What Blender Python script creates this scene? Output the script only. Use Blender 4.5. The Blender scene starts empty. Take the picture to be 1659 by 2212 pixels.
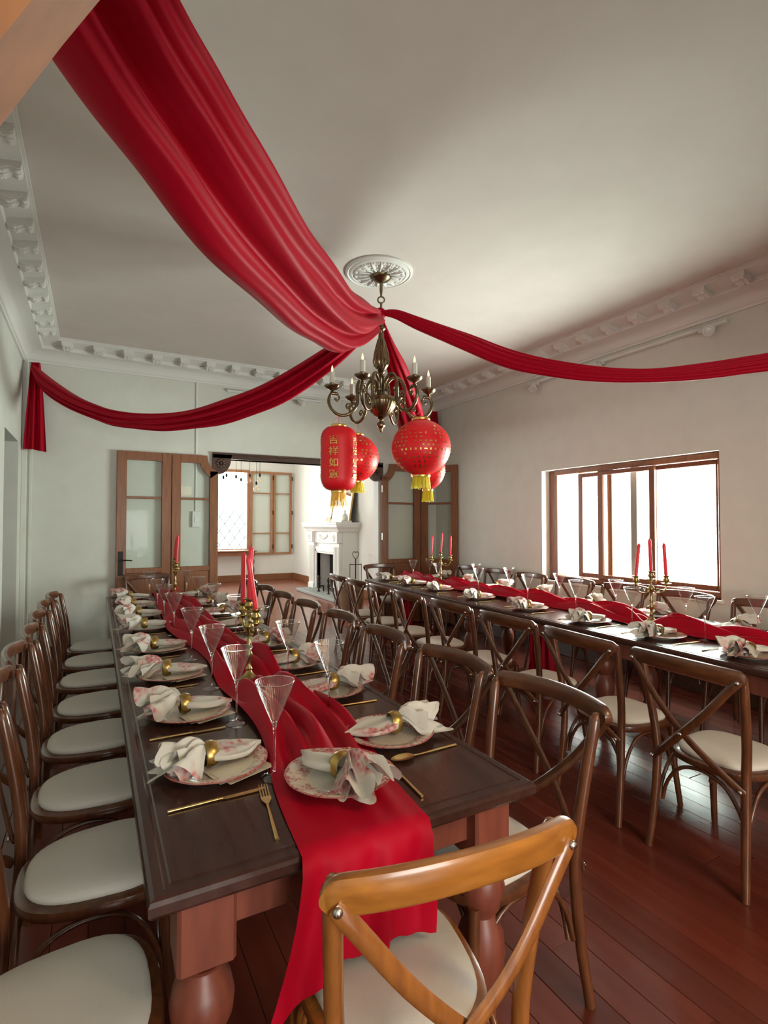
import bpy, math, random
from math import sin, cos, pi, radians, sqrt, atan2, hypot, exp
from mathutils import Vector, Matrix

scene = bpy.context.scene
COL = scene.collection
random.seed(7)

# ------------------------------------------------------------------ camera
cam_d = bpy.data.cameras.new('camera')
cam = bpy.data.objects.new('camera', cam_d)
COL.objects.link(cam)
cam_d.sensor_fit = 'HORIZONTAL'
cam_d.sensor_width = 36.0
cam_d.lens = 36.0 * 1142.0 / 1659.0
cam_d.clip_start = 0.02
cam.location = (0, 0, 1.48)
cam.rotation_euler = (radians(91.4), 0, radians(-28.6))
scene.camera = cam

# ------------------------------------------------------------------ world, daylight, exposure
world = bpy.data.worlds.new('world')
scene.world = world
world.use_nodes = True
wn = world.node_tree
wn.nodes['Background'].inputs[0].default_value = (0.93, 1.0, 0.97, 1)
wn.nodes['Background'].inputs[1].default_value = 3.0

vs = scene.view_settings
vs.view_transform = 'Standard'
vs.look = 'None'
vs.gamma = 1.0
vs.use_curve_mapping = False
vs.exposure = 0.1


def area_light(name, loc, rot, sx, sy, power, col):
    d = bpy.data.lights.new(name, 'AREA')
    d.shape = 'RECTANGLE'
    d.size, d.size_y = sx, sy
    d.energy = power
    d.color = col
    o = bpy.data.objects.new(name, d)
    o.location = loc
    o.rotation_euler = rot
    COL.objects.link(o)
    return o


# daylight entering by the window of the right wall, by the far window of the room beyond; plus two added fills
area_light('daylight_right_window', (5.12, 3.62, 1.52), (0, radians(90), 0), 1.25, 1.9, 320, (0.96, 1.0, 0.96))
area_light('daylight_far_window', (2.75, 14.3, 1.85), (radians(-90), 0, 0), 1.5, 2.1, 130, (1.0, 0.98, 0.95))
area_light('added_far_side_fill', (-1.35, 10.6, 1.7), (0, radians(-90), 0), 2.2, 3.2, 90, (1.0, 0.98, 0.95))  # added light through an unseen side opening of the room beyond
area_light('added_hall_fill', (0.5, -3.36, 1.20), (radians(90), 0, 0), 1.7, 1.4, 105, (1.0, 0.99, 0.95))  # added fill behind the camera, brightens the right wall and ceiling

scene.cycles.use_denoising = True
scene.cycles.use_adaptive_sampling = True
scene.cycles.adaptive_threshold = 0.1
scene.cycles.adaptive_min_samples = 16
scene.cycles.max_bounces = 6
scene.cycles.diffuse_bounces = 3
scene.cycles.glossy_bounces = 3
scene.cycles.transmission_bounces = 5
scene.cycles.transparent_max_bounces = 12
scene.cycles.caustics_reflective = False
scene.cycles.caustics_refractive = False


# ------------------------------------------------------------------ materials
def new_mat(name):
    m = bpy.data.materials.new(name)
    m.use_nodes = True
    nt = m.node_tree
    return m, nt, nt.nodes['Principled BSDF']


def plain(name, col, rough=0.5, metal=0.0, bump=0.0, bscale=200, **kw):
    m, nt, b = new_mat(name)
    b.inputs['Base Color'].default_value = (*col, 1)
    b.inputs['Roughness'].default_value = rough
    b.inputs['Metallic'].default_value = metal
    for k, v in kw.items():
        b.inputs[k.replace('_', ' ')].default_value = v
    if bump:
        tc = nt.nodes.new('ShaderNodeTexCoord')
        n = nt.nodes.new('ShaderNodeTexNoise')
        n.inputs['Scale'].default_value = bscale
        n.inputs['Detail'].default_value = 3
        bp = nt.nodes.new('ShaderNodeBump')
        bp.inputs['Strength'].default_value = bump
        bp.inputs['Distance'].default_value = 0.005
        nt.links.new(tc.outputs['Object'], n.inputs['Vector'])
        nt.links.new(n.outputs['Fac'], bp.inputs['Height'])
        nt.links.new(bp.outputs['Normal'], b.inputs['Normal'])
    return m


def ramp(nt, stops):
    r = nt.nodes.new('ShaderNodeValToRGB')
    e = r.color_ramp.elements
    e[0].position, e[0].color = stops[0][0], (*stops[0][1], 1)
    e[1].position, e[1].color = stops[-1][0], (*stops[-1][1], 1)
    for p, c in stops[1:-1]:
        x = e.new(p)
        x.color = (*c, 1)
    return r


def noise_mix(name, c1, c2, scale=(3, 3, 3), nscale=4, rough=0.6, bump=0.0, coat=0.0, rnd=0.0, detail=5, lo=0.3, hi=0.7, rough2=None, spec=0.5):
    """two-tone noise material; stretched noise makes a wood grain"""
    m, nt, b = new_mat(name)
    tc = nt.nodes.new('ShaderNodeTexCoord')
    mp = nt.nodes.new('ShaderNodeMapping')
    mp.inputs['Scale'].default_value = scale
    n = nt.nodes.new('ShaderNodeTexNoise')
    n.inputs['Scale'].default_value = nscale
    n.inputs['Detail'].default_value = detail
    r = ramp(nt, [(lo, c1), (hi, c2)])
    nt.links.new(tc.outputs['Object'], mp.inputs['Vector'])
    nt.links.new(mp.outputs['Vector'], n.inputs['Vector'])
    nt.links.new(n.outputs['Fac'], r.inputs['Fac'])
    out = r.outputs['Color']
    if rnd:
        oi = nt.nodes.new('ShaderNodeObjectInfo')
        hs = nt.nodes.new('ShaderNodeHueSaturation')
        mr = nt.nodes.new('ShaderNodeMapRange')
        mr.inputs['To Min'].default_value = 1 - rnd
        mr.inputs['To Max'].default_value = 1 + rnd
        nt.links.new(oi.outputs['Random'], mr.inputs['Value'])
        nt.links.new(mr.outputs['Result'], hs.inputs['Value'])
        nt.links.new(out, hs.inputs['Color'])
        out = hs.outputs['Color']
    nt.links.new(out, b.inputs['Base Color'])
    b.inputs['Roughness'].default_value = rough
    b.inputs['Specular IOR Level'].default_value = spec
    if rough2 is not None:
        mr2 = nt.nodes.new('ShaderNodeMapRange')
        mr2.inputs['To Min'].default_value = rough
        mr2.inputs['To Max'].default_value = rough2
        nt.links.new(n.outputs['Fac'], mr2.inputs['Value'])
        nt.links.new(mr2.outputs['Result'], b.inputs['Roughness'])
    b.inputs['Coat Weight'].default_value = coat
    b.inputs['Coat Roughness'].default_value = 0.12
    if bump:
        bp = nt.nodes.new('ShaderNodeBump')
        bp.inputs['Strength'].default_value = bump
        bp.inputs['Distance'].default_value = 0.002
        nt.links.new(n.outputs['Fac'], bp.inputs['Height'])
        nt.links.new(bp.outputs['Normal'], b.inputs['Normal'])
    return m


M = {}
M['wall'] = noise_mix('wall_paint', (0.69, 0.685, 0.62), (0.73, 0.725, 0.66), nscale=2.0, rough=0.85, bump=0.0)
M['wall_far'] = plain('wall_paint_far_room', (0.86, 0.84, 0.78), 0.85)
M['ceiling'] = noise_mix('ceiling_paint', (0.70, 0.63, 0.58), (0.74, 0.67, 0.62), nscale=1.2, rough=0.9)
M['plaster'] = plain('white_plaster', (0.80, 0.78, 0.74), 0.8)
M['white'] = plain('white_paint', (0.85, 0.84, 0.81), 0.5)
M['plank'] = noise_mix('red_wood_plank', (0.112, 0.020, 0.012), (0.158, 0.033, 0.019), scale=(9, 0.5, 9), nscale=2, rough=0.20, rnd=0.30, bump=0.0, rough2=0.30, detail=3, lo=0.25, hi=0.75)
M['floor_gap'] = plain('floor_gap', (0.03, 0.01, 0.008), 0.6)
M['floor_far'] = noise_mix('far_floor', (0.22, 0.06, 0.035), (0.32, 0.10, 0.06), scale=(14, 1, 14), nscale=3, rough=0.2)
M['baseboard'] = noise_mix('baseboard_wood', (0.20, 0.075, 0.03), (0.30, 0.12, 0.05), scale=(2, 2, 20), nscale=3, rough=0.4)
M['door_wood'] = noise_mix('door_wood', (0.19, 0.065, 0.025), (0.30, 0.115, 0.045), scale=(18, 18, 1.2), nscale=3, rough=0.38, bump=0.05)
M['dark_wood'] = noise_mix('carved_dark_wood', (0.045, 0.02, 0.012), (0.09, 0.04, 0.022), scale=(3, 12, 12), nscale=3, rough=0.4, bump=0.1)
M['window_wood'] = noise_mix('window_wood', (0.16, 0.05, 0.02), (0.25, 0.085, 0.035), scale=(14, 14, 1.5), nscale=3, rough=0.35)
M['shutter_wood'] = noise_mix('shutter_wood', (0.36, 0.15, 0.06), (0.46, 0.21, 0.09), scale=(14, 14, 1.5), nscale=3, rough=0.45)
M['chair'] = noise_mix('walnut_varnish', (0.065, 0.020, 0.008), (0.14, 0.046, 0.016), scale=(16, 16, 2.5), nscale=3, rough=0.28, coat=0.35, rnd=0.10)
M['chair_crest'] = noise_mix('walnut_varnish_crest', (0.065, 0.020, 0.008), (0.14, 0.046, 0.016), scale=(2.5, 16, 16), nscale=3, rough=0.28, coat=0.35, rnd=0.10)
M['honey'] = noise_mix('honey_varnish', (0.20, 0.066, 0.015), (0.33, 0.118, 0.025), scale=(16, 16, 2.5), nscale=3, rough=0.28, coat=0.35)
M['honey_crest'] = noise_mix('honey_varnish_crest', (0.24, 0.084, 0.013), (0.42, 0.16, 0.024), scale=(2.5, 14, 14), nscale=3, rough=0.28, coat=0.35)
M['brace'] = noise_mix('brace_varnish', (0.20, 0.075, 0.022), (0.30, 0.12, 0.035), scale=(14, 14, 2.5), nscale=3, rough=0.4)
M['cushion'] = plain('cream_upholstery', (0.58, 0.54, 0.48), 0.8, bump=0.15, bscale=350)
M['table_top'] = noise_mix('dark_table_top', (0.040, 0.016, 0.012), (0.060, 0.026, 0.019), scale=(10, 0.8, 10), nscale=3, rough=0.20, rough2=0.27, detail=3, spec=0.3)
M['table_side'] = noise_mix('red_table_wood', (0.15, 0.036, 0.020), (0.22, 0.058, 0.032), scale=(10, 10, 1.5), nscale=3, rough=0.42)
M['gold'] = plain('brushed_gold', (0.72, 0.50, 0.20), 0.28, 1.0)
M['ring_gold'] = plain('antique_gold_ring', (0.50, 0.34, 0.11), 0.32, 1.0)
M['brass'] = plain('aged_brass', (0.36, 0.27, 0.10), 0.3, 1.0)
M['antique'] = noise_mix('antique_brass', (0.13, 0.095, 0.05), (0.26, 0.20, 0.12), nscale=30, rough=0.3)
M['antique'].node_tree.nodes['Principled BSDF'].inputs['Metallic'].default_value = 1.0
M['steel'] = plain('bolt_steel', (0.6, 0.58, 0.54), 0.25, 1.0)
M['iron'] = plain('black_iron', (0.03, 0.027, 0.025), 0.5, 0.6)
M['black'] = plain('soot_black', (0.006, 0.006, 0.006), 0.9)
M['candle'] = plain('red_wax', (0.72, 0.03, 0.05), 0.4, 0, Subsurface_Weight=0.15)
M['wick'] = plain('wick', (0.05, 0.04, 0.04), 0.9)
M['sleeve'] = plain('ivory_sleeve', (0.72, 0.70, 0.60), 0.5)
M['card'] = plain('cream_card', (0.66, 0.58, 0.44), 0.7)
M['stone'] = noise_mix('grey_hearth_stone', (0.28, 0.29, 0.27), (0.38, 0.38, 0.36), nscale=8, rough=0.7)
M['plastic'] = plain('white_plastic', (0.78, 0.78, 0.75), 0.45)
M['lens'] = plain('spot_lens', (0.75, 0.75, 0.72), 0.3)
M['gold_frame'] = plain('gilt_frame', (0.50, 0.33, 0.14), 0.4, 0.7)
M['mirror'] = plain('mirror_glass', (0.85, 0.87, 0.86), 0.03, 1.0)
M['wicker'] = noise_mix('wicker', (0.10, 0.05, 0.025), (0.22, 0.12, 0.06), scale=(8, 8, 30), nscale=6, rough=0.8, bump=0.4)
M['yellow'] = plain('yellow_tassel', (0.88, 0.74, 0.03), 0.6)
M['foil'] = plain('gold_foil', (0.95, 0.62, 0.18), 0.3, 1.0)
M['grey_post'] = plain('grey_post', (0.16, 0.16, 0.16), 0.8)
M['warm_bulb'] = plain('candle_bulb', (0.9, 0.75, 0.55), 0.2)
M['warm_bulb'].node_tree.nodes['Principled BSDF'].inputs['Emission Color'].default_value = (1.0, 0.62, 0.35, 1)
M['warm_bulb'].node_tree.nodes['Principled BSDF'].inputs['Emission Strength'].default_value = 1.2


def red_cloth(name, col, rough=0.55, sheen=0.0):
    m, nt, b = new_mat(name)
    tc = nt.nodes.new('ShaderNodeTexCoord')
    n = nt.nodes.new('ShaderNodeTexNoise')
    n.inputs['Scale'].default_value = 500
    bp = nt.nodes.new('ShaderNodeBump')
    bp.inputs['Strength'].default_value = 0.12
    bp.inputs['Distance'].default_value = 0.001
    nt.links.new(tc.outputs['Object'], n.inputs['Vector'])
    nt.links.new(n.outputs['Fac'], bp.inputs['Height'])
    nt.links.new(bp.outputs['Normal'], b.inputs['Normal'])
    b.inputs['Base Color'].default_value = (*col, 1)
    b.inputs['Roughness'].default_value = rough
    b.inputs['Sheen Weight'].default_value = sheen
    b.inputs['Sheen Tint'].default_value = (1, 0.25, 0.3, 1)
    b.inputs['Specular IOR Level'].default_value = 0.12
    return m


M['red'] = red_cloth('red_satin', (0.41, 0.001, 0.016))
M['lantern'] = plain('red_lantern_silk', (0.85, 0.008, 0.018), 0.45, 0, bump=0.1, bscale=300)

# thin clear glass: mirror reflection growing towards grazing angles, otherwise clear
def thin_glass(name, tint=(1, 1, 1), ior=1.45, rough=0.02):
    m = bpy.data.materials.new(name)
    m.use_nodes = True
    nt = m.node_tree
    nt.nodes.clear()
    out = nt.nodes.new('ShaderNodeOutputMaterial')
    mx = nt.nodes.new('ShaderNodeMixShader')
    tr = nt.nodes.new('ShaderNodeBsdfTransparent')
    tr.inputs[0].default_value = (*tint, 1)
    gl = nt.nodes.new('ShaderNodeBsdfGlossy')
    gl.inputs['Roughness'].default_value = rough
    fr = nt.nodes.new('ShaderNodeLayerWeight')       # grazing-angle reflectance, same for both sides of the sheet
    fr.inputs['Blend'].default_value = 0.5
    pw = nt.nodes.new('ShaderNodeMath')
    pw.operation = 'POWER'
    pw.inputs[1].default_value = 4.0 if ior < 1.48 else 2.4
    ml = nt.nodes.new('ShaderNodeMath')
    ml.operation = 'MULTIPLY_ADD'
    r0 = ((ior - 1) / (ior + 1)) ** 2
    ml.inputs[1].default_value = 1 - r0 if ior < 1.48 else 0.85
    ml.inputs[2].default_value = r0 if ior < 1.48 else 0.10
    nt.links.new(fr.outputs['Facing'], pw.inputs[0])
    nt.links.new(pw.outputs[0], ml.inputs[0])
    nt.links.new(ml.outputs[0], mx.inputs[0])
    nt.links.new(tr.outputs[0], mx.inputs[1])
    nt.links.new(gl.outputs[0], mx.inputs[2])
    nt.links.new(mx.outputs[0], out.inputs[0])
    return m


M['glass'] = thin_glass('wine_glass', (0.93, 0.93, 0.93), 1.6)
M['pane'] = thin_glass('door_pane', (0.965, 0.985, 0.975), 1.15)
M['window_pane'] = thin_glass('window_pane', (0.94, 1.0, 0.97), 1.4)
M['bulb_glass'] = thin_glass('bulb_glass', (0.96, 0.93, 0.85), 1.35)
gs, gnt, gb = new_mat('solid_glass')
gb.inputs['Base Color'].default_value = (1, 1, 1, 1)
gb.inputs['Transmission Weight'].default_value = 1.0
gb.inputs['Roughness'].default_value = 0.0
gb.inputs['IOR'].default_value = 1.45
M['solid_glass'] = gs


def floral(name, base, ink, rim=None, nscale=9.0, lo=0.50, hi=0.58):
    """cream ground with blotchy petal print; rim=(r0,r1) keeps the print on a plate's border"""
    m, nt, b = new_mat(name)
    L = nt.links.new
    tc = nt.nodes.new('ShaderNodeTexCoord')
    oi = nt.nodes.new('ShaderNodeObjectInfo')
    sc = nt.nodes.new('ShaderNodeVectorMath')
    sc.operation = 'SCALE'
    sc.inputs['Scale'].default_value = 13.0
    cmb = nt.nodes.new('ShaderNodeCombineXYZ')
    L(oi.outputs['Random'], cmb.inputs[0])
    L(oi.outputs['Random'], cmb.inputs[1])
    L(cmb.outputs[0], sc.inputs[0])
    add = nt.nodes.new('ShaderNodeVectorMath')
    L(tc.outputs['Object'], add.inputs[0])
    L(sc.outputs[0], add.inputs[1])
    n1 = nt.nodes.new('ShaderNodeTexNoise')
    n1.inputs['Scale'].default_value = nscale
    n1.inputs['Detail'].default_value = 1.5
    L(add.outputs[0], n1.inputs['Vector'])
    r1 = ramp(nt, [(lo, (0, 0, 0)), (hi, (1, 1, 1))])
    L(n1.outputs['Fac'], r1.inputs['Fac'])
    n2 = nt.nodes.new('ShaderNodeTexVoronoi')
    n2.feature = 'SMOOTH_F1'
    n2.inputs['Scale'].default_value = nscale * 6.5
    L(add.outputs[0], n2.inputs['Vector'])
    r2 = ramp(nt, [(0.18, (1, 1, 1)), (0.62, (0.12, 0.12, 0.12))])
    L(n2.outputs['Distance'], r2.inputs['Fac'])
    mul = nt.nodes.new('ShaderNodeMath')
    mul.operation = 'MULTIPLY'
    L(r1.outputs['Color'], mul.inputs[0])
    L(r2.outputs['Color'], mul.inputs[1])
    fac = mul.outputs[0]
    if rim:
        sep = nt.nodes.new('ShaderNodeSeparateXYZ')
        L(tc.outputs['Object'], sep.inputs[0])
        cx = nt.nodes.new('ShaderNodeCombineXYZ')
        L(sep.outputs[0], cx.inputs[0])
        L(sep.outputs[1], cx.inputs[1])
        ln = nt.nodes.new('ShaderNodeVectorMath')
        ln.operation = 'LENGTH'
        L(cx.outputs[0], ln.inputs[0])
        rr = ramp(nt, [(0.0, (0, 0, 0)), (0.30, (0, 0, 0)), (0.34, (1, 1, 1)), (0.90, (0.9, 0.9, 0.9)), (0.93, (1.9, 1.9, 1.9))])
        mr = nt.nodes.new('ShaderNodeMapRange')
        mr.inputs['From Min'].default_value = rim[0]
        mr.inputs['From Max'].default_value = rim[1]
        L(ln.outputs['Value'], mr.inputs['Value'])
        L(mr.outputs['Result'], rr.inputs['Fac'])
        m3 = nt.nodes.new('ShaderNodeMath')
        m3.operation = 'MULTIPLY'
        L(fac, m3.inputs[0])
        L(rr.outputs['Color'], m3.inputs[1])
        # solid red line on the very edge
        gt = nt.nodes.new('ShaderNodeMath')
        gt.operation = 'GREATER_THAN'
        gt.inputs[1].default_value = rim[1] - 0.0035
        L(ln.outputs['Value'], gt.inputs[0])
        m4 = nt.nodes.new('ShaderNodeMath')
        m4.operation = 'MULTIPLY'
        m4.inputs[1].default_value = 0.75
        L(gt.outputs[0], m4.inputs[0])
        m5 = nt.nodes.new('ShaderNodeMath')
        m5.operation = 'MAXIMUM'
        L(m3.outputs[0], m5.inputs[0])
        L(m4.outputs[0], m5.inputs[1])
        fac = m5.outputs[0]
    mix = nt.nodes.new('ShaderNodeMix')
    mix.data_type = 'RGBA'
    mix.inputs['A'].default_value = (*base, 1)
    mix.inputs['B'].default_value = (*ink, 1)
    L(fac, mix.inputs['Factor'])
    L(mix.outputs['Result'], b.inputs['Base Color'])
    b.inputs['Roughness'].default_value = 0.22 if rim else 0.85
    return m


M['napkin'] = floral('floral_linen', (0.60, 0.565, 0.50), (0.52, 0.10, 0.11), None, 10.0, 0.53, 0.60)
M['plate'] = floral('floral_china', (0.70, 0.63, 0.52), (0.42, 0.07, 0.07), (0.06, 0.148), 22.0, 0.40, 0.50)


# ------------------------------------------------------------------ mesh building
class G:
    """collects vertices and faces of ONE mesh"""

    def __init__(s):
        s.v = []
        s.f = []

    def add(s, vs, fs):
        o = len(s.v)
        s.v += [tuple(p) for p in vs]
        s.f += [tuple(i + o for i in f) for f in fs]
        return s

    def box(s, x0, x1, y0, y1, z0, z1):
        return s.add([(x0, y0, z0), (x1, y0, z0), (x1, y1, z0), (x0, y1, z0), (x0, y0, z1), (x1, y0, z1), (x1, y1, z1), (x0, y1, z1)],
                     [(0, 3, 2, 1), (4, 5, 6, 7), (0, 1, 5, 4), (1, 2, 6, 5), (2, 3, 7, 6), (3, 0, 4, 7)])

    def bbox(s, x0, x1, y0, y1, z0, z1, b=0.004):
        """box with chamfered edges"""
        x0, x1 = min(x0, x1), max(x0, x1)
        y0, y1 = min(y0, y1), max(y0, y1)
        vs, idx = [], {}
        X, Y, Z = (x0, x1), (y0, y1), (z0, z1)
        for i in (0, 1):
            for j in (0, 1):
                for k in (0, 1):
                    sx, sy, sz = (1, -1)[i], (1, -1)[j], (1, -1)[k]
                    for a in range(3):
                        p = [X[i] + sx * b, Y[j] + sy * b, Z[k] + sz * b]
                        p[a] = (X[i], Y[j], Z[k])[a]
                        idx[(i, j, k, a)] = len(vs)
                        vs.append(tuple(p))
        fs = []
        for a in range(3):
            b1, c1 = (a + 1) % 3, (a + 2) % 3
            for side in (0, 1):
                q = []
                for (p_, q_) in ((0, 0), (1, 0), (1, 1), (0, 1)):
                    t = [0, 0, 0]
                    t[a], t[b1], t[c1] = side, p_, q_
                    q.append(idx[(*t, a)])
                fs.append(tuple(q if side else q[::-1]))
        for a in range(3):                      # edges along axis a
            b1, c1 = (a + 1) % 3, (a + 2) % 3
            for p_ in (0, 1):
                for q_ in (0, 1):
                    t0, t1 = [0, 0, 0], [0, 0, 0]
                    t0[a], t1[a] = 0, 1
                    t0[b1] = t1[b1] = p_
                    t0[c1] = t1[c1] = q_
                    f = (idx[(*t0, b1)], idx[(*t1, b1)], idx[(*t1, c1)], idx[(*t0, c1)])
                    fs.append(f if (p_ == q_) else f[::-1])
        for i in (0, 1):
            for j in (0, 1):
                for k in (0, 1):
                    f = (idx[(i, j, k, 0)], idx[(i, j, k, 1)], idx[(i, j, k, 2)])
                    fs.append(f if (i + j + k) % 2 else f[::-1])
        return s.add(vs, fs)

    def lathe(s, prof, n=24, cx=0, cy=0, cz=0, mod=None, caps=True):
        """prof: list of (r, z)"""
        vs, fs = [], []
        m = len(prof)
        for (r, z) in prof:
            for i in range(n):
                a = 2 * pi * i / n
                rr = r * (1 + mod(a, z)) if mod else r
                vs.append((cx + rr * cos(a), cy + rr * sin(a), cz + z))
        up = prof[-1][1] >= prof[0][1]
        for j in range(m - 1):
            for i in range(n):
                a, b = j * n + i, j * n + (i + 1) % n
                fs.append((a, b, b + n, a + n) if up else (a, a + n, b + n, b))
        if caps:
            if prof[0][0] > 1e-6:
                c = list(range(n))
                fs.append(tuple(c[::-1] if up else c))
            if prof[-1][0] > 1e-6:
                c = list(range((m - 1) * n, m * n))
                fs.append(tuple(c if up else c[::-1]))
        return s.add(vs, fs)

    def tube(s, pts, r, n=8, closed=False, caps=True, flat=None, up=None):
        """tube along points; r a number or a list; flat=(w,h) gives an elliptic section with 'up' the h direction"""
        pts = [Vector(p) for p in pts]
        m = len(pts)
        rs = r if isinstance(r, (list, tuple)) else [r] * m
        vs, fs = [], []
        prev = None
        for i, p in enumerate(pts):
            if closed:
                t = pts[(i + 1) % m] - pts[i - 1]
            else:
                t = pts[min(i + 1, m - 1)] - pts[max(i - 1, 0)]
            t.normalize()
            if up is not None:
                u = Vector(up)
                u = u - t * u.dot(t)
            elif prev is None:
                u = Vector((0, 0, 1)) if abs(t.z) < 0.9 else Vector((1, 0, 0))
                u = u - t * u.dot(t)
            else:
                u = prev - t * prev.dot(t)
            u.normalize()
            prev = u
            w = t.cross(u)
            for k in range(n):
                a = 2 * pi * k / n
                if flat:
                    q = p + w * (flat[0] * rs[i] * cos(a)) + u * (flat[1] * rs[i] * sin(a))
                else:
                    q = p + (w * cos(a) + u * sin(a)) * rs[i]
                vs.append(q)
        for j in range(m if closed else m - 1):
            for k in range(n):
                a, b = j * n + k, j * n + (k + 1) % n
                c, d = ((j + 1) % m) * n + k, ((j + 1) % m) * n + (k + 1) % n
                fs.append((a, b, d, c))
        if caps and not closed:
            fs.append(tuple(range(n))[::-1])
            fs.append(tuple(range((m - 1) * n, m * n)))
        return s.add(vs, fs)

    def prism(s, poly, axis, d0, d1):
        """extrude a polygon given in the two other axes (counter-clockwise) along axis from d0 to d1"""
        n = len(poly)

        def P(a, b, d):
            return {'x': (d, a, b), 'y': (a, d, b), 'z': (a, b, d)}[axis]
        vs = [P(a, b, d0) for a, b in poly] + [P(a, b, d1) for a, b in poly]
        fs = [tuple(range(n))[::-1], tuple(range(n, 2 * n))]
        for i in range(n):
            j = (i + 1) % n
            fs.append((i, j, n + j, n + i))
        if axis == 'y':
            fs = [f[::-1] for f in fs]
        return s.add(vs, fs)

    def grid(s, fn, nu, nv, wrapv=False):
        """fn(u in 0..1, v in 0..1) -> point"""
        vs, fs = [], []
        cols = nv if wrapv else nv + 1
        for i in range(nu + 1):
            for j in range(cols):
                vs.append(tuple(fn(i / nu, j / nv)))
        for i in range(nu):
            for j in range(nv):
                a = i * cols + j
                b = i * cols + (j + 1) % cols
                fs.append((a, b, b + cols, a + cols))
        return s.add(vs, fs)

    def ball(s, c, r, n=10, m=6, sx=1, sy=1, sz=1):
        vs, fs = [(c[0], c[1], c[2] - r * sz)], []
        for j in range(1, m):
            t = -pi / 2 + pi * j / m
            for i in range(n):
                a = 2 * pi * i / n
                vs.append((c[0] + r * sx * cos(t) * cos(a), c[1] + r * sy * cos(t) * sin(a), c[2] + r * sz * sin(t)))
        vs.append((c[0], c[1], c[2] + r * sz))
        for i in range(n):
            fs.append((0, 1 + (i + 1) % n, 1 + i))
            fs.append((len(vs) - 1, 1 + (m - 2) * n + i, 1 + (m - 2) * n + (i + 1) % n))
        for j in range(m - 2):
            for i in range(n):
                a, b = 1 + j * n + i, 1 + j * n + (i + 1) % n
                fs.append((a, b, b + n, a + n))
        return s.add(vs, fs)

    def xf(s, mat):
        s.v = [tuple(mat @ Vector(p)) for p in s.v]
        return s

    def mesh(s, name, mat, smooth=35):
        me = bpy.data.meshes.new(name)
        me.from_pydata(s.v, [], s.f)
        me.materials.append(M[mat] if isinstance(mat, str) else mat)
        if smooth:
            me.polygons.foreach_set('use_smooth', [True] * len(me.polygons))
            if smooth < 180:
                me.set_sharp_from_angle(angle=radians(smooth))
        me.update()
        return me


def obj(name, me, parent=None, loc=(0, 0, 0), rot=(0, 0, 0)):
    o = bpy.data.objects.new(name, me)
    o.location = loc
    o.rotation_euler = rot
    COL.objects.link(o)
    if parent is not None:
        o.parent = parent
    return o


def tag(o, label, cat, group=None):
    o['label'] = label
    o['category'] = cat
    if group:
        o['group'] = group
    return o


def thing(name, label, cat, loc=(0, 0, 0), rz=0.0, group=None):
    o = bpy.data.objects.new(name, None)
    o.empty_display_size = 0.05
    o.location = loc
    o.rotation_euler = (0, 0, rz)
    COL.objects.link(o)
    return tag(o, label, cat, group)


def struct(name, me, parent=None, label=None):
    o = obj(name, me, parent)
    if parent is None:
        o['kind'] = 'structure'
    if label:
        o['label'] = label
    return o


def smooth_path(pts, k=6):
    """Catmull-Rom through points"""
    P = [Vector(p) for p in pts]
    P = [P[0] * 2 - P[1]] + P + [P[-1] * 2 - P[-2]]
    out = []
    for i in range(1, len(P) - 2):
        for j in range(k):
            t = j / k
            a, b, c, d = P[i - 1], P[i], P[i + 1], P[i + 2]
            out.append(0.5 * ((2 * b) + (c - a) * t + (2 * a - 5 * b + 4 * c - d) * t * t + (3 * b - a - 3 * c + d) * t ** 3))
    out.append(P[-2])
    return out


ORD = ['first', 'second', 'third', 'fourth', 'fifth', 'sixth', 'seventh', 'eighth', 'ninth']

# ================================================================== THE SETTING
XL, XR, YN, YF, ZC = -0.715, 4.70, 0.35, 6.91, 3.48     # inner faces of the dining room

# floor: dark bed with separate planks
floor = struct('floor', G().box(XL - 0.3, XR + 0.3, -3.2, 7.1, -0.06, -0.016).mesh('floor', 'floor_gap', 0), None, 'dark red polished wood plank floor')
pw = 0.118
rows = int((XR - XL) / pw) + 1
pcache = {}
rng = random.Random(3)
for r in range(rows):
    x = XL + r * pw
    y = 0.06 - rng.random() * 1.6
    while y < 7.06:
        ln = rng.choice((1.5, 1.9, 2.3, 2.7))
        y1 = y + ln
        a, b_ = max(y, 0.0), min(y1, 7.06)
        if b_ - a > 0.05:
            L = round(b_ - a, 2)
            if L not in pcache:
                pcache[L] = G().bbox(0.001, pw - 0.001, 0.001, L - 0.001, -0.015, 0.0, 0.0012).mesh('plank', 'plank', 0)
            obj('plank', pcache[L], floor, (x, a, 0))
        y = y1
struct('floor_hall', G().box(-1.6, 4.2, -3.2, 0.0, -0.015, 0.0).mesh('floor_hall', 'plank', 0))
struct('floor_far_room', G().box(-1.3, 4.8, 7.06, 14.0, -0.03, 0.0).mesh('floor_far_room', 'floor_far', 0))

struct('ceiling', G().box(XL - 0.25, XR + 0.25, YN - 0.2, YF + 0.15, ZC, ZC + 0.1).mesh('ceiling', 'ceiling', 0))
struct('ceiling_far_room', G().box(-1.3, 4.95, YF + 0.15, 14.1, 3.42, 3.5).mesh('ceiling_far_room', 'wall_far', 0))
struct('ceiling_hall', G().box(-1.6, 4.2, -3.2, YN - 0.2, 2.75, 2.85).mesh('ceiling_hall', 'wall_far', 0))

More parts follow.
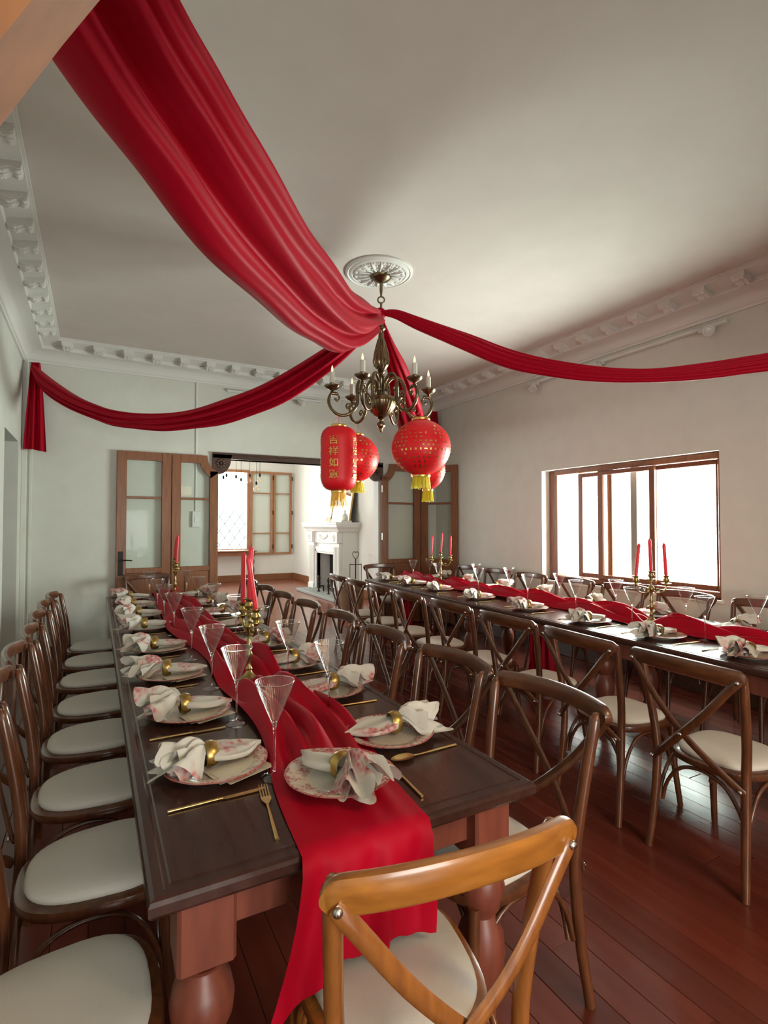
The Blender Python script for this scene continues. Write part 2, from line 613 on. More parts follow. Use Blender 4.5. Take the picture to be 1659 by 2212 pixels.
# left wall with the doorway near the far end
DY0, DY1, DZ = 5.68, 6.63, 2.345
g = G()
g.box(XL - 0.22, XL, YN - 0.2, DY0, 0, ZC).box(XL - 0.22, XL, DY1, YF + 0.15, 0, ZC).box(XL - 0.22, XL, DY0, DY1, DZ, ZC)
struct('wall_left', g.mesh('wall_left', 'wall', 0))
g = G().box(XL - 1.3, XL - 1.2, 5.2, 7.06, 0, 2.6).box(XL - 1.3, XL - 0.22, 7.06, 7.12, 0, 2.6).box(XL - 1.3, XL - 0.22, 5.1, 5.2, 0, 2.6).box(XL - 1.3, XL - 0.22, 5.1, 7.12, 2.6, 2.66).box(XL - 1.3, XL - 0.22, 5.1, 7.12, -0.05, 0)
struct('wall_alcove', g.mesh('wall_alcove', 'wall', 0))
# right wall with the window hole
WY0, WY1, WZ0, WZ1 = 2.60, 4.66, 0.835, 2.125
g = G()
g.box(XR, XR + 0.26, YN - 0.2, WY0, 0, ZC).box(XR, XR + 0.26, WY1, YF + 0.15, 0, ZC).box(XR, XR + 0.26, WY0, WY1, 0, WZ0).box(XR, XR + 0.26, WY0, WY1, WZ1, ZC)
struct('wall_right', g.mesh('wall_right', 'wall', 0))
# far wall with the wide opening to the next room
OX0, OX1, OZ = 1.345, 3.69, 2.325
g = G()
g.box(XL, OX0, YF, YF + 0.15, 0, ZC).box(OX1, XR, YF, YF + 0.15, 0, ZC).box(OX0, OX1, YF, YF + 0.15, OZ, ZC)
struct('wall_back', g.mesh('wall_back', 'wall', 0))
# near wall: the camera stands in its opening, widened to admit the hall fill
NX0, NX1, NZ = -0.13, 3.50, 2.42
g = G()
g.box(XL, NX0, YN - 0.2, YN, 0, ZC).box(NX1, XR, YN - 0.2, YN, 0, ZC).box(NX0, NX1, YN - 0.2, YN, NZ, ZC)
struct('wall_front', g.mesh('wall_front', 'wall', 0))
g = G().box(-1.7, -1.6, -3.2, YN - 0.2, 0, 2.85).box(4.2, 4.3, -3.2, YN - 0.2, 0, 2.85).box(-1.7, -0.4, -3.3, -3.2, 0, 2.85).box(1.4, 4.3, -3.3, -3.2, 0, 2.85).box(-0.4, 1.4, -3.3, -3.2, 0, 0.45).box(-0.4, 1.4, -3.3, -3.2, 1.95, 2.85)  # unseen hall; the hole in its end wall is added for the fill light
struct('wall_hall', g.mesh('wall_hall', 'wall', 0))
# the room beyond
FWX0, FWX1, FWZ0, FWZ1 = 2.0, 3.56, 0.80, 2.93
g = G()
g.box(-1.2, FWX0, 14.0, 14.12, 0, 3.5).box(FWX1, 4.8, 14.0, 14.12, 0, 3.5).box(FWX0, FWX1, 14.0, 14.12, 0, FWZ0).box(FWX0, FWX1, 14.0, 14.12, FWZ1, 3.5)
struct('wall_far_room_back', g.mesh('wall_far_room_back', 'wall_far', 0))
struct('wall_far_room_right', G().box(4.8, 4.95, 7.06, 14.12, 0, 3.5).mesh('wall_far_room_right', 'wall_far', 0))
g = G().box(-1.3, -1.2, 7.06, 9.0, 0, 3.5).box(-1.3, -1.2, 12.2, 14.12, 0, 3.5).box(-1.3, -1.2, 9.0, 12.2, 0, 0.6).box(-1.3, -1.2, 9.0, 12.2, 2.8, 3.5)  # unseen side opening that admits the added fill
struct('wall_far_room_left', g.mesh('wall_far_room_left', 'wall_far', 0))

# baseboards
g = G().bbox(XL, XL + 0.018, YN, DY0, 0, 0.14, 0.004).bbox(XL, XL + 0.018, DY1, YF, 0, 0.14, 0.004)
struct('baseboard_left', g.mesh('baseboard_left', 'dark_wood', 0))
struct('baseboard_right', G().bbox(XR - 0.018, XR, YN, YF, 0, 0.14, 0.004).mesh('baseboard_right', 'dark_wood', 0))
g = G().bbox(XL, OX0 - 0.02, YF - 0.018, YF, 0, 0.14, 0.004).bbox(OX1 + 0.02, XR, YF - 0.018, YF, 0, 0.14, 0.004)
struct('baseboard_back', g.mesh('baseboard_back', 'dark_wood', 0))
struct('baseboard_far_room_back', G().bbox(-1.2, 4.8, 13.975, 14.0, 0, 0.17, 0.006).mesh('baseboard_far_room_back', 'baseboard', 0))
struct('baseboard_far_room_right', G().bbox(4.775, 4.8, 7.06, 9.85, 0, 0.17, 0.006).bbox(4.775, 4.8, 11.7, 13.975, 0, 0.17, 0.006).mesh('baseboard_far_room_right', 'baseboard', 0))

# pilaster strips in the far-left corner
struct('trim_corner_strip', G().bbox(XL, XL + 0.05, YF - 0.03, YF, 0.14, 3.27, 0.004).bbox(XL + 0.07, XL + 0.10, YF - 0.012, YF, 0.14, 3.27, 0.003).mesh('trim_corner_strip', 'wall', 0))

# cornice: a moulded profile swept round the room
prof = [(0.0, 3.262), (0.018, 3.262), (0.022, 3.272), (0.022, 3.284), (0.034, 3.290), (0.040, 3.303)]
for k in range(1, 9):                                   # cove
    a = pi / 2 * k / 8
    prof.append((0.040 + 0.135 * (1 - cos(a)), 3.303 + 0.075 * sin(a)))
prof += [(0.190, 3.380), (0.196, 3.388), (0.196, 3.418), (0.345, 3.448), (0.345, 3.462), (0.360, 3.466), (0.360, 3.481)]
g = G()
vs_, fs_ = [], []
for (p, z) in prof:
    vs_ += [(XL + p, YN + p, z), (XR - p, YN + p, z), (XR - p, YF - p, z), (XL + p, YF - p, z)]
for j in range(len(prof) - 1):
    for i in range(4):
        a, b_ = j * 4 + i, j * 4 + (i + 1) % 4
        fs_.append((a, a + 4, b_ + 4, b_))
g.add(vs_, fs_)
cornice = struct('trim_cornice', g.mesh('trim_cornice', 'plaster', 25), None, 'white moulded plaster cornice running round the ceiling')


def modillion_mesh():
    # local: +x away from the wall, y along it, z=0 at the soffit
    g = G()
    poly = [(0.196, 0.0), (0.196, -0.045), (0.225, -0.055), (0.255, -0.052), (0.275, -0.036), (0.300, -0.030), (0.322, -0.036), (0.336, -0.026), (0.340, 0.0), (0.340, 0.03), (0.196, 0.0)][:-1]
    n = len(poly)
    for (y0, y1, k) in ((-0.044, 0.044, 1.0), (-0.052, -0.034, 0.72), (0.034, 0.052, 0.72), (-0.012, 0.012, 1.12)):
        g.prism([(x, z * (k if z < 0 else 1)) for x, z in poly], 'y', y0, y1)
    for yy in (-0.03, 0.0, 0.03):
        g.ball((0.314, yy, -0.030), 0.014, 8, 5)
        g.ball((0.236, yy, -0.048), 0.016, 8, 5)
    return g.mesh('modillion', 'plaster', 30)


mod_me = modillion_mesh()
zs = 3.428
y = 2.26 - 0.305 * 5
while y < 6.45:
    if YN + 0.3 < y:
        obj('modillion', mod_me, cornice, (XR, y, zs), (0, 0, pi))
        obj('modillion', mod_me, cornice, (XL, y - 0.02, zs), (0, 0, 0))
    y += 0.305
x = -0.292
while x < XR - 0.3:
    obj('modillion', mod_me, cornice, (x, YF, zs), (0, 0, -pi / 2))
    if x > 0:
        obj('modillion', mod_me, cornice, (x, YN, zs), (0, 0, pi / 2))
    x += 0.2995

# ceiling rose
ROSE = (1.945, 3.65)
rose = thing('ceiling_rose', 'round white plaster ceiling rose with leaf relief above the chandelier', 'ceiling rose', (ROSE[0], ROSE[1], ZC))
g = G().lathe([(0.268, 0.0), (0.266, -0.012), (0.250, -0.020), (0.240, -0.014), (0.228, -0.022), (0.214, -0.024), (0.206, -0.012), (0.120, -0.016), (0.06, -0.03), (0.0, -0.03)], 56, caps=False)
obj('rose_disc', g.mesh('rose_disc', 'plaster', 40), rose)
g = G()
g.ball((0.148, 0, -0.018), 0.05, 10, 6, 1.0, 0.42, 0.34)
g.ball((0.186, 0.018, -0.016), 0.02, 8, 5, 1, 1, 0.8).ball((0.186, -0.018, -0.016), 0.02, 8, 5, 1, 1, 0.8)
g.tube([(0.08, 0, -0.03), (0.13, 0, -0.038), (0.19, 0, -0.030), (0.205, 0, -0.016)], 0.007, 6)
leaf_me = g.mesh('acanthus_leaf', 'plaster', 60)
g = G().ball((0.185, 0, -0.014), 0.016, 8, 5).ball((0.15, 0, -0.016), 0.02, 8, 5, 1.3, 0.8, 0.8).ball((0.115, 0, -0.02), 0.014, 8, 5)
bud_me = g.mesh('rosette', 'plaster', 60)
for k in range(16):
    obj('acanthus_leaf', leaf_me, rose, (0, 0, 0), (0, 0, 2 * pi * k / 16))
    obj('rosette', bud_me, rose, (0, 0, 0), (0, 0, 2 * pi * (k + 0.5) / 16))


# ------------------------------------------------------------------ window in the right wall
win = bpy.data.objects.new('window_1', None)
COL.objects.link(win)
win['kind'] = 'structure'
win['label'] = 'wide wooden sliding window in the right wall with bright panes'
wx = XR + 0.12


def wbar(name, y0, y1, z0, z1, x0, x1, mat='window_wood', parent=None):
    return obj(name, G().bbox(x0, x1, y0, y1, z0, z1, 0.004).mesh(name, mat, 0), parent or win)


wbar('frame_bar', WY0, WY0 + 0.055, WZ0, WZ1, wx - 0.05, wx + 0.08)
wbar('frame_bar', WY1 - 0.135, WY1 - 0.015, WZ0, WZ1, wx - 0.01, wx + 0.08)
wbar('frame_bar', WY0 + 0.055, WY1 - 0.135, WZ1 - 0.06, WZ1, wx - 0.05, wx + 0.08)
wbar('frame_bar', WY0 + 0.055, WY1 - 0.135, WZ0, WZ0 + 0.055, wx - 0.05, wx + 0.08)
wbar('window_sill', WY0 - 0.02, WY1, WZ0 - 0.03, WZ0, XR - 0.015, wx + 0.02, 'white')


def sash(y0, y1, xo, bars):
    s = bpy.data.objects.new('sash', None)
    COL.objects.link(s)
    s.parent = win
    z0, z1 = WZ0 + 0.057, WZ1 - 0.062
    wbar('stile', y0, y0 + bars[0], z0, z1, xo, xo + 0.03, parent=s)
    wbar('stile', y1 - bars[1], y1, z0, z1, xo, xo + 0.03, parent=s)
    wbar('rail', y0 + bars[0], y1 - bars[1], z1 - 0.045, z1, xo + 0.002, xo + 0.028, parent=s)
    wbar('rail', y0 + bars[0], y1 - bars[1], z0, z0 + 0.05, xo + 0.002, xo + 0.028, parent=s)
    obj('pane', G().box(xo + 0.012, xo + 0.018, y0 + bars[0], y1 - bars[1], z0 + 0.05, z1 - 0.045).mesh('pane', 'window_pane', 0), s)


sash(WY0 + 0.06, 3.325, wx - 0.005, (0.04, 0.065))
sash(3.262, 3.93, wx - 0.037, (0.06, 0.065))
sash(3.80, 4.25, wx + 0.03, (0.06, 0.06))
tag(obj('porch_post', G().bbox(XR + 0.29, XR + 0.36, 3.60, 3.68, 0, 2.6, 0.006).mesh('porch_post', 'grey_post', 0)), 'grey upright post standing outside the right hand window', 'post')

# ------------------------------------------------------------------ far opening: lintel and carved corner brackets
lin = bpy.data.objects.new('trim_opening', None)
COL.objects.link(lin)
lin['kind'] = 'structure'
lin['label'] = 'dark wooden lintel with carved corner brackets over the wide opening'
obj('lintel', G().bbox(1.285, 3.735, YF - 0.035, YF + 0.16, OZ, OZ + 0.07, 0.006).bbox(1.285, 3.735, YF - 0.045, YF - 0.035, OZ + 0.05, OZ + 0.075, 0.003).mesh('lintel', 'dark_wood', 0), lin)


def bracket(xo, sgn):
    b = bpy.data.objects.new('bracket', None)
    COL.objects.link(b)
    b.parent = lin
    w, h = 0.245, 0.26
    poly = [(0, 0), (w, 0)]
    for k in range(13):
        a = pi / 2 * k / 12
        poly.append((w - 0.015 - (w - 0.09) * (1 - cos(a)), -0.05 - (h - 0.06) * sin(a)))
    poly += [(0.0, -0.205)]
    poly = [(xo + sgn * px, OZ + 0.05 + pz) for px, pz in poly]
    if sgn > 0:
        poly = poly[::-1]
    obj('bracket_block', G().prism(poly, 'y', YF - 0.035, YF + 0.06).mesh('bracket_block', 'dark_wood', 20), b)
    g = G()
    cx, cz = xo + sgn * 0.10, OZ - 0.06
    for k in range(8):
        a = 2 * pi * k / 8
        g.ball((cx + 0.042 * cos(a), YF - 0.036, cz + 0.042 * sin(a)), 0.022, 8, 5, 1, 0.45, 1)
    g.ball((cx, YF - 0.04, cz), 0.02, 8, 5)
    obj('carved_flower', g.mesh('carved_flower', 'dark_wood', 60), b)


bracket(1.285, 1)
bracket(3.735, -1)
struct('trim_opening_jamb', G().bbox(OX0 - 0.005, OX0 + 0.02, YF + 0.0, YF + 0.15, 0, OZ, 0.003).bbox(OX1 - 0.02, OX1 + 0.005, YF, YF + 0.15, 0, OZ, 0.003).mesh('trim_opening_jamb', 'white', 0))


# ------------------------------------------------------------------ glazed wooden door leaves folded back
def leaf_door(name, label, w, h, cut=0, mid_z=1.79, low_z=0.96, loc=(0, 0, 0), rz=0, handle=False, hinges=False):
    """door leaf from x=0 to w in its plane; cut=+1 / -1: concave notch on the right / left top corner"""
    d = bpy.data.objects.new(name, None)
    COL.objects.link(d)
    d.location = loc
    d.rotation_euler = (0, 0, rz)
    d['kind'] = 'structure'
    d['label'] = label
    st, t = 0.105, 0.02
    nw, nh = 0.135, 0.19

    lt, rt = h, h
    if cut > 0:
        rt = h - nh
    if cut < 0:
        lt = h - nh
    obj('stile', G().bbox(0, st, -t, t, 0, lt, 0.005).mesh('stile', 'door_wood', 0), d)
    obj('stile', G().bbox(w - st, w, -t, t, 0, rt, 0.005).mesh('stile', 'door_wood', 0), d)
    # top rail with its curved notch
    if cut == 0:
        poly = [(st, h - 0.10), (w - st, h - 0.10), (w - st, h), (st, h)]
    else:
        A = [(w - nw * cos(pi / 2 * k / 12), h - nh * sin(pi / 2 * k / 12)) for k in range(13)]      # hollow curve from top edge to right edge
        B = [(w - (nw + 0.10) * cos(0.352 + 0.755 * k / 12), h - (nh + 0.10) * sin(0.352 + 0.755 * k / 12)) for k in range(13)]
        poly = [(st, h), *A, (w, h - nh - 0.02), (w - st, h - nh - 0.10), *B[::-1], (st, h - 0.10)]
        poly = poly[::-1]
        if cut < 0:
            poly = [(w - px, pz) for px, pz in poly][::-1]
    obj('top_rail', G().prism(poly, 'y', -t, t).mesh('top_rail', 'door_wood', 20), d)
    obj('mid_rail', G().bbox(st, w - st, -0.014, 0.014, mid_z - 0.014, mid_z + 0.014, 0.003).mesh('mid_rail', 'door_wood', 0), d)
    obj('lock_rail', G().bbox(st, w - st, -t, t, low_z - 0.06, low_z, 0.004).mesh('lock_rail', 'door_wood', 0), d)
    obj('bottom_rail', G().bbox(st, w - st, -t, t, 0.02, 0.24, 0.005).mesh('bottom_rail', 'door_wood', 0), d)
    obj('bottom_panel', G().bbox(st, w - st, -0.009, 0.009, 0.24, low_z - 0.06, 0.003).bbox(st + 0.05, w - st - 0.05, -0.016, 0.016, 0.29, low_z - 0.11, 0.006).mesh('bottom_panel', 'door_wood', 0), d)
    # panes
    obj('pane', G().box(st - 0.005, w - st + 0.005, -0.003, 0.003, low_z - 0.005, mid_z - 0.01).mesh('pane', 'pane', 0), d)
    if cut == 0:
        pp = [(st - 0.004, mid_z + 0.01), (w - st + 0.004, mid_z + 0.01), (w - st + 0.004, h - 0.095), (st - 0.004, h - 0.095)]
    else:
        pp = [(st - 0.004, mid_z + 0.01), (w - st + 0.004, mid_z + 0.01), (w - st + 0.004, h - nh - 0.07)] + [(px + 0.006, pz + 0.004) for px, pz in B[::-1]] + [(st - 0.004, h - 0.095)]
        if cut < 0:
            pp = [(w - px, pz) for px, pz in pp][::-1]
    obj('pane', G().prism(pp, 'y', -0.003, 0.003).mesh('pane', 'pane', 0), d)
    if handle:
        hd = obj('handle_plate', G().bbox(0.022, 0.075, -t - 0.006, -t, 0.88, 1.16, 0.003).mesh('handle_plate', 'iron', 0), d)
        obj('lever', G().tube([(0.05, -t, 1.06), (0.05, -t - 0.045, 1.06)], 0.009, 8).tube([(0.05, -t - 0.045, 1.06), (0.12, -t - 0.05, 1.058), (0.17, -t - 0.045, 1.052)], [0.009, 0.008, 0.006], 8).mesh('lever', 'iron'), hd)
    if hinges:
        for hz in (0.45, 1.25, 1.95):
            xx = 0.0 if cut < 0 else w
            obj('hinge', G().lathe([(0.008, 0), (0.008, 0.1)], 8, xx, -t, hz).mesh('hinge', 'steel'), d)
    return d


leaf_door('door_1', 'square topped glazed door leaf with dark lever handle folded against far wall', 0.590, 2.335, 0, loc=(0.208, 6.868, 0.012), rz=radians(0), handle=True)
leaf_door('door_2', 'glazed door leaf with curved notch, left of the wide opening', 0.548, 2.335, 1, loc=(0.806, 6.868, 0.012), rz=0)
leaf_door('door_3', 'glazed door leaf with curved notch, right of the wide opening', 0.66, 2.375, -1, loc=(3.700, 6.862, 0.012), rz=radians(-1), hinges=True)
leaf_door('door_4', 'narrow looking glazed door leaf angled into the right corner', 0.60, 2.36, 0, loc=(4.385, 6.84, 0.012), rz=radians(-60))

# cable duct and switch box on the far wall
duct = thing('cable_duct', 'thin white cable duct running down the far wall to a switch', 'cable duct', (1.095, YF, 1.45))
obj('duct_cover', G().bbox(-0.011, 0.011, -0.014, 0, 0.2, 1.81, 0.003).mesh('duct_cover', 'plastic', 0), duct)
sb = obj('switch_box', G().bbox(-0.05, 0.05, -0.03, 0, 0.0, 0.2, 0.006).mesh('switch_box', 'plastic', 0), duct)
obj('rocker', G().bbox(-0.02, 0.02, -0.036, -0.03, 0.06, 0.14, 0.003).mesh('rocker', 'white', 0), sb)

# orange shape of unclear kind beside the camera, built as a varnished brace
g = G()
br = [(-0.118, 1.50), (-0.085, 1.605), (-0.0435, 1.690), (-0.019, 1.740), (0.02, 1.815), (0.10, 1.95), (0.24, 2.12), (0.36, 2.24), (0.36, 2.42), (-0.13, 2.42), (-0.13, 1.50)]
g.prism(br[::-1], 'y', 0.285, 0.33)
struct('trim_near_brace', g.mesh('trim_near_brace', 'brace', 20), None, 'orange shape built as a wooden brace at the upper left edge')

# assumed hall lamp, unseen behind the camera (gives the warm light on the nearest chair and table end)
hl = thing('assumed_hall_lamp', 'assumed frosted glass bowl ceiling lamp in the unseen hall behind the camera', 'lamp', (1.9, -1.1, 2.75))
obj('assumed_lamp_base', G().lathe([(0.08, -0.03), (0.09, 0.0)], 20).mesh('assumed_lamp_base', 'brass'), hl)
bm_ = plain('assumed_lamp_bowl', (0.9, 0.85, 0.75), 0.4)
bm_.node_tree.nodes['Principled BSDF'].inputs['Emission Color'].default_value = (1.0, 0.72, 0.45, 1)
bm_.node_tree.nodes['Principled BSDF'].inputs['Emission Strength'].default_value = 3.0
obj('assumed_lamp_bowl', G().lathe([(0.0, -0.15), (0.08, -0.14), (0.14, -0.10), (0.16, -0.05), (0.155, -0.03)], 24, caps=False).mesh('assumed_lamp_bowl', bm_, 60), hl)
area_light('assumed_hall_lamp_light', (1.9, -1.1, 2.5), (radians(40), 0, radians(0)), 0.7, 0.7, 29, (1.0, 0.68, 0.38))  # warm light of the assumed lamp, added out of view

# ================================================================== TABLES
TZ = 0.76


class Frame:
    """table frame: local x across, y along from the near end; origin at the near left corner of the top"""

    def __init__(s, ox, oy, ang, w, l):
        s.o, s.a, s.w, s.l = (ox, oy), ang, w, l      # ang: clockwise turn in radians

    def p(s, x, y):
        c, n = cos(s.a), sin(s.a)
        return (s.o[0] + x * c + y * n, s.o[1] - x * n + y * c)

    def rz(s, a=0.0):
        return a - s.a


LT = Frame(0.096, 1.112, 0.0, 0.996, 4.90)
RA = radians(3.1)
RY = 0.93
RT = Frame(2.955 - (2.45 - RY) * math.tan(RA), RY, RA, 1.13, 5.42)


def leg_mesh():
    g = G().bbox(-0.06, 0.06, -0.06, 0.06, 0.555, 0.725, 0.008)
    pr = [(0.028, 0.0), (0.040, 0.012), (0.046, 0.04), (0.038, 0.07), (0.030, 0.085), (0.042, 0.10), (0.042, 0.112), (0.032, 0.125), (0.040, 0.16), (0.058, 0.22), (0.068, 0.28), (0.064, 0.33),
          (0.050, 0.365), (0.040, 0.385), (0.050, 0.40), (0.064, 0.43), (0.068, 0.465), (0.060, 0.50), (0.044, 0.522), (0.040, 0.535), (0.052, 0.545), (0.058, 0.556)]
    g.lathe(pr, 24)
    return g.mesh('leg', 'table_side', 35)


LEG = leg_mesh()


def make_table(fr, label, ly_, ry_):
    ox, oy = fr.p(0, 0)
    t = thing('dining_table', label, 'table', (ox, oy, 0), -fr.a)
    w, l = fr.w, fr.l
    # top with rounded nosing and a fine groove near the edge
    prof = [(0.055, 0.722), (0.006, 0.722), (0.0, 0.730), (0.0, 0.748), (0.004, 0.756), (0.012, 0.760), (0.030, 0.760), (0.034, 0.7575), (0.042, 0.7575), (0.046, 0.760)]
    g = G()
    vs, fs = [], []
    for p, z in prof:
        vs += [(p, p, z), (w - p, p, z), (w - p, l - p, z), (p, l - p, z)]
    for j in range(len(prof) - 1):
        for i in range(4):
            a, b = j * 4 + i, j * 4 + (i + 1) % 4
            fs.append((a, b, b + 4, a + 4))
    n = (len(prof) - 1) * 4
    fs += [(n, n + 1, n + 2, n + 3), (3, 2, 1, 0)]
    g.add(vs, fs)
    obj('table_top', g.mesh('table_top', 'table_top', 20), t)
    i, th = 0.095, 0.022
    for nm, b in (('apron', (i, w - i, i - th / 2, i + th / 2)), ('apron', (i, w - i, l - i - th / 2, l - i + th / 2)),
                  ('apron', (i - th / 2, i + th / 2, i, l - i)), ('apron', (w - i - th / 2, w - i + th / 2, i, l - i))):
        obj(nm, G().bbox(*b, 0.605, 0.722, 0.004).mesh(nm, 'table_side', 0), t)
    for xx, ys in ((0.118, ly_), (w - 0.118, ry_), (0.33, (1.75, 3.45)), (w - 0.33, (1.75, 3.45))):
        for yy in ys:
            obj('leg', LEG, t, (xx, yy, 0))
    return t


make_table(LT, 'long dark dining table with reddish legs, nearer the camera on the left', (0.10, 4.78), (0.10, 4.78))
make_table(RT, 'long dark dining table beside the window wall on the right', (0.11, 5.30), (0.11, 5.30))


# ================================================================== CHAIRS
def seat_outline(sc=1.0, n=40, grow=0.0):
    pts = []
    for k in range(n):
        a = 2 * pi * k / n
        e = 2 / 2.9
        x = (abs(cos(a)) ** e) * (1 if cos(a) > 0 else -1)
        y = (abs(sin(a)) ** e) * (1 if sin(a) > 0 else -1)
        w = 0.205 + 0.022 * y
        pts.append((x * (w * sc + grow), y * (0.212 * sc + grow)))
    return pts


def chair_meshes(wood, crest_wood):
    me = {}
    for sx in (-1, 1):
        pts = smooth_path([(sx * 0.212, -0.262, 0.0), (sx * 0.200, -0.232, 0.22), (sx * 0.196, -0.218, 0.44), (sx * 0.209, -0.232, 0.62), (sx * 0.226, -0.278, 0.872), (sx * 0.2265, -0.280, 0.880)], 5)
        rr = []
        for q in pts:
            z = q.z
            r = 0.0155 + 0.003 * min(1, z / 0.3)
            rr.append(r if z < 0.869 else 0.010 if z > 0.877 else 0.016)
        me['rl%d' % sx] = G().tube(pts, rr, 12).mesh('leg', wood, 60)
        pts = smooth_path([(sx * 0.196, 0.205, 0.0), (sx * 0.184, 0.178, 0.22), (sx * 0.178, 0.166, 0.43)], 4)
        me['fl%d' % sx] = G().tube(pts, [0.0135 + 0.005 * q.z / 0.43 for q in pts], 12).mesh('leg', wood, 60)
    # seat frame (ring board with rounded rim)
    lay = [(-0.012, 0.418), (0.0, 0.424), (0.004, 0.437), (0.0, 0.450), (-0.012, 0.455)]
    g = G()
    vs, fs, n = [], [], 40
    for gr, z in lay:
        vs += [(x, y, z) for x, y in seat_outline(1.0, n, gr)]
    for j in range(len(lay) - 1):
        for i in range(n):
            a, b = j * n + i, j * n + (i + 1) % n
            fs.append((a, b, b + n, a + n))
    fs.append(tuple(range(n))[::-1])
    fs.append(tuple(range((len(lay) - 1) * n, len(lay) * n)))
    me['frame'] = g.add(vs, fs).mesh('seat_frame', wood, 40)
    # cushion
    lay = [(0.0, 0.4555), (0.003, 0.464), (-0.002, 0.472), (-0.014, 0.479), (-0.045, 0.485), (-0.10, 0.488), (-0.16, 0.4885)]
    g = G()
    vs, fs = [], []
    for gr, z in lay:
        vs += [(x, y, z) for x, y in seat_outline(0.885, n, gr)]
    for j in range(len(lay) - 1):
        for i in range(n):
            a, b = j * n + i, j * n + (i + 1) % n
            fs.append((a, b, b + n, a + n))
    fs.append(tuple(range((len(lay) - 1) * n, len(lay) * n)))
    me['cushion'] = g.add(vs, fs).mesh('cushion', 'cushion', 60)
    # crest rail: bowed board
    g = G()
    vs, fs = [], []
    N = 40
    for k in range(N + 1):
        a = -1 + 2 * k / N
        a = a * (1.5 - 0.5 * a * a)
        x = 0.256 * a
        y = -0.306 - 0.048 * (1 - abs(a) ** 2.2)
        zc = 0.880 + 0.012 * (1 - a * a)
        e = max(0.0, (abs(a) - 0.88) / 0.12)
        h = 0.0325 * sqrt(max(0.01, 1 - e * e * 0.985))
        th = 0.0125
        # tangent normal in plan
        dy = 0.048 * 2.2 * abs(a) ** 1.2 * (1 if a > 0 else -1) / 0.256
        L = hypot(1, dy)
        nx, ny = dy / L, -1 / L          # pointing backwards
        sec = [(-1, -0.72), (-1, 0.72), (-0.75, 0.93), (0, 1.0), (0.75, 0.93), (1, 0.72), (1, -0.72), (0.4, -1)]
        for (s1, s2) in sec:
            vs.append((x + nx * s1 * th, y + ny * s1 * th, zc + s2 * h))
    for k in range(N):
        for i in range(8):
            a, b = k * 8 + i, k * 8 + (i + 1) % 8
            fs.append((a, b, b + 8, a + 8))
    fs.append(tuple(range(8))[::-1])
    fs.append(tuple(range(N * 8, N * 8 + 8)))
    me['crest'] = g.add(vs, fs).mesh('crest_rail', crest_wood, 50)
    # crossing back braces (flat bent strips)
    for sx in (-1, 1):
        yo = -0.004 if sx > 0 else 0.008
        pts = smooth_path([(sx * 0.238, -0.327, 0.874), (sx * 0.200, -0.333, 0.828), (sx * 0.105, -0.338 + yo, 0.705), (0, -0.328 + yo, 0.594), (-sx * 0.105, -0.292 + yo, 0.495), (-sx * 0.178, -0.256, 0.432), (-sx * 0.203, -0.243, 0.408)], 5)
        me['br%d' % sx] = G().tube(pts, [0.75] + [1.0] * (len(pts) - 2) + [0.75], 8, flat=(0.0170, 0.0075), up=(0, -1, 0)).mesh('back_brace', wood, 50)
    me['bolt'] = G().lathe([(0.0085, 0), (0.0085, 0.003), (0.006, 0.006), (0.0, 0.007)], 10).mesh('bolt', 'steel', 50)
    # bentwood arches below the seat
    fl, bl = (0.181, 0.172), (0.199, -0.226)

    def arch(p, q, dn):
        mx, my = (p[0] + q[0]) / 2, (p[1] + q[1]) / 2
        P = [(p[0], p[1], dn), (p[0] + (q[0] - p[0]) * 0.07, p[1] + (q[1] - p[1]) * 0.07, dn + 0.09), (p[0] + (q[0] - p[0]) * 0.24, p[1] + (q[1] - p[1]) * 0.24, 0.385), (mx, my, 0.412),
             (q[0] + (p[0] - q[0]) * 0.24, q[1] + (p[1] - q[1]) * 0.24, 0.385), (q[0] + (p[0] - q[0]) * 0.07, q[1] + (p[1] - q[1]) * 0.07, dn + 0.09), (q[0], q[1], dn)]
        return G().tube(smooth_path(P, 4), 0.0085, 8).mesh('arched_stretcher', wood, 60)
    me['a0'] = arch((-fl[0], fl[1] - 0.02), (fl[0], fl[1] - 0.02), 0.21)
    me['a1'] = arch((-bl[0] + 0.012, bl[1] + 0.03), (bl[0] - 0.012, bl[1] + 0.03), 0.21)
    me['a2'] = arch((-fl[0] + 0.0, fl[1] - 0.01), (-bl[0] + 0.004, bl[1] + 0.018), 0.21)
    me['a3'] = arch((fl[0] - 0.0, fl[1] - 0.01), (bl[0] - 0.004, bl[1] + 0.018), 0.21)
    return me


CH = chair_meshes('chair', 'chair_crest')
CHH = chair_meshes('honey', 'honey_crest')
BOLTS = [((0.234, -0.334, 0.868), (pi / 2, 0, 0)), ((-0.234, -0.334, 0.868), (pi / 2, 0, 0)), ((0, -0.338, 0.594), (pi / 2, 0, 0)),
         ((0.195, -0.258, 0.418), (pi / 2, 0, 0)), ((-0.195, -0.258, 0.418), (pi / 2, 0, 0))]


def chair(x, y, rz, label, group, me=CH):
    t = thing('dining_chair', label, 'chair', (x, y, 0), rz, group)
    for k, nm in (('rl-1', 'leg'), ('rl1', 'leg'), ('fl-1', 'leg'), ('fl1', 'leg'), ('frame', 'seat_frame'), ('cushion', 'cushion'), ('crest', 'crest_rail'), ('br-1', 'back_brace'), ('br1', 'back_brace'),
                  ('a0', 'arched_stretcher'), ('a1', 'arched_stretcher'), ('a2', 'arched_stretcher'), ('a3', 'arched_stretcher')):
        obj(nm, me[k], t)
    for l, r in BOLTS:
        obj('bolt', me['bolt'], t, l, r)
    return t


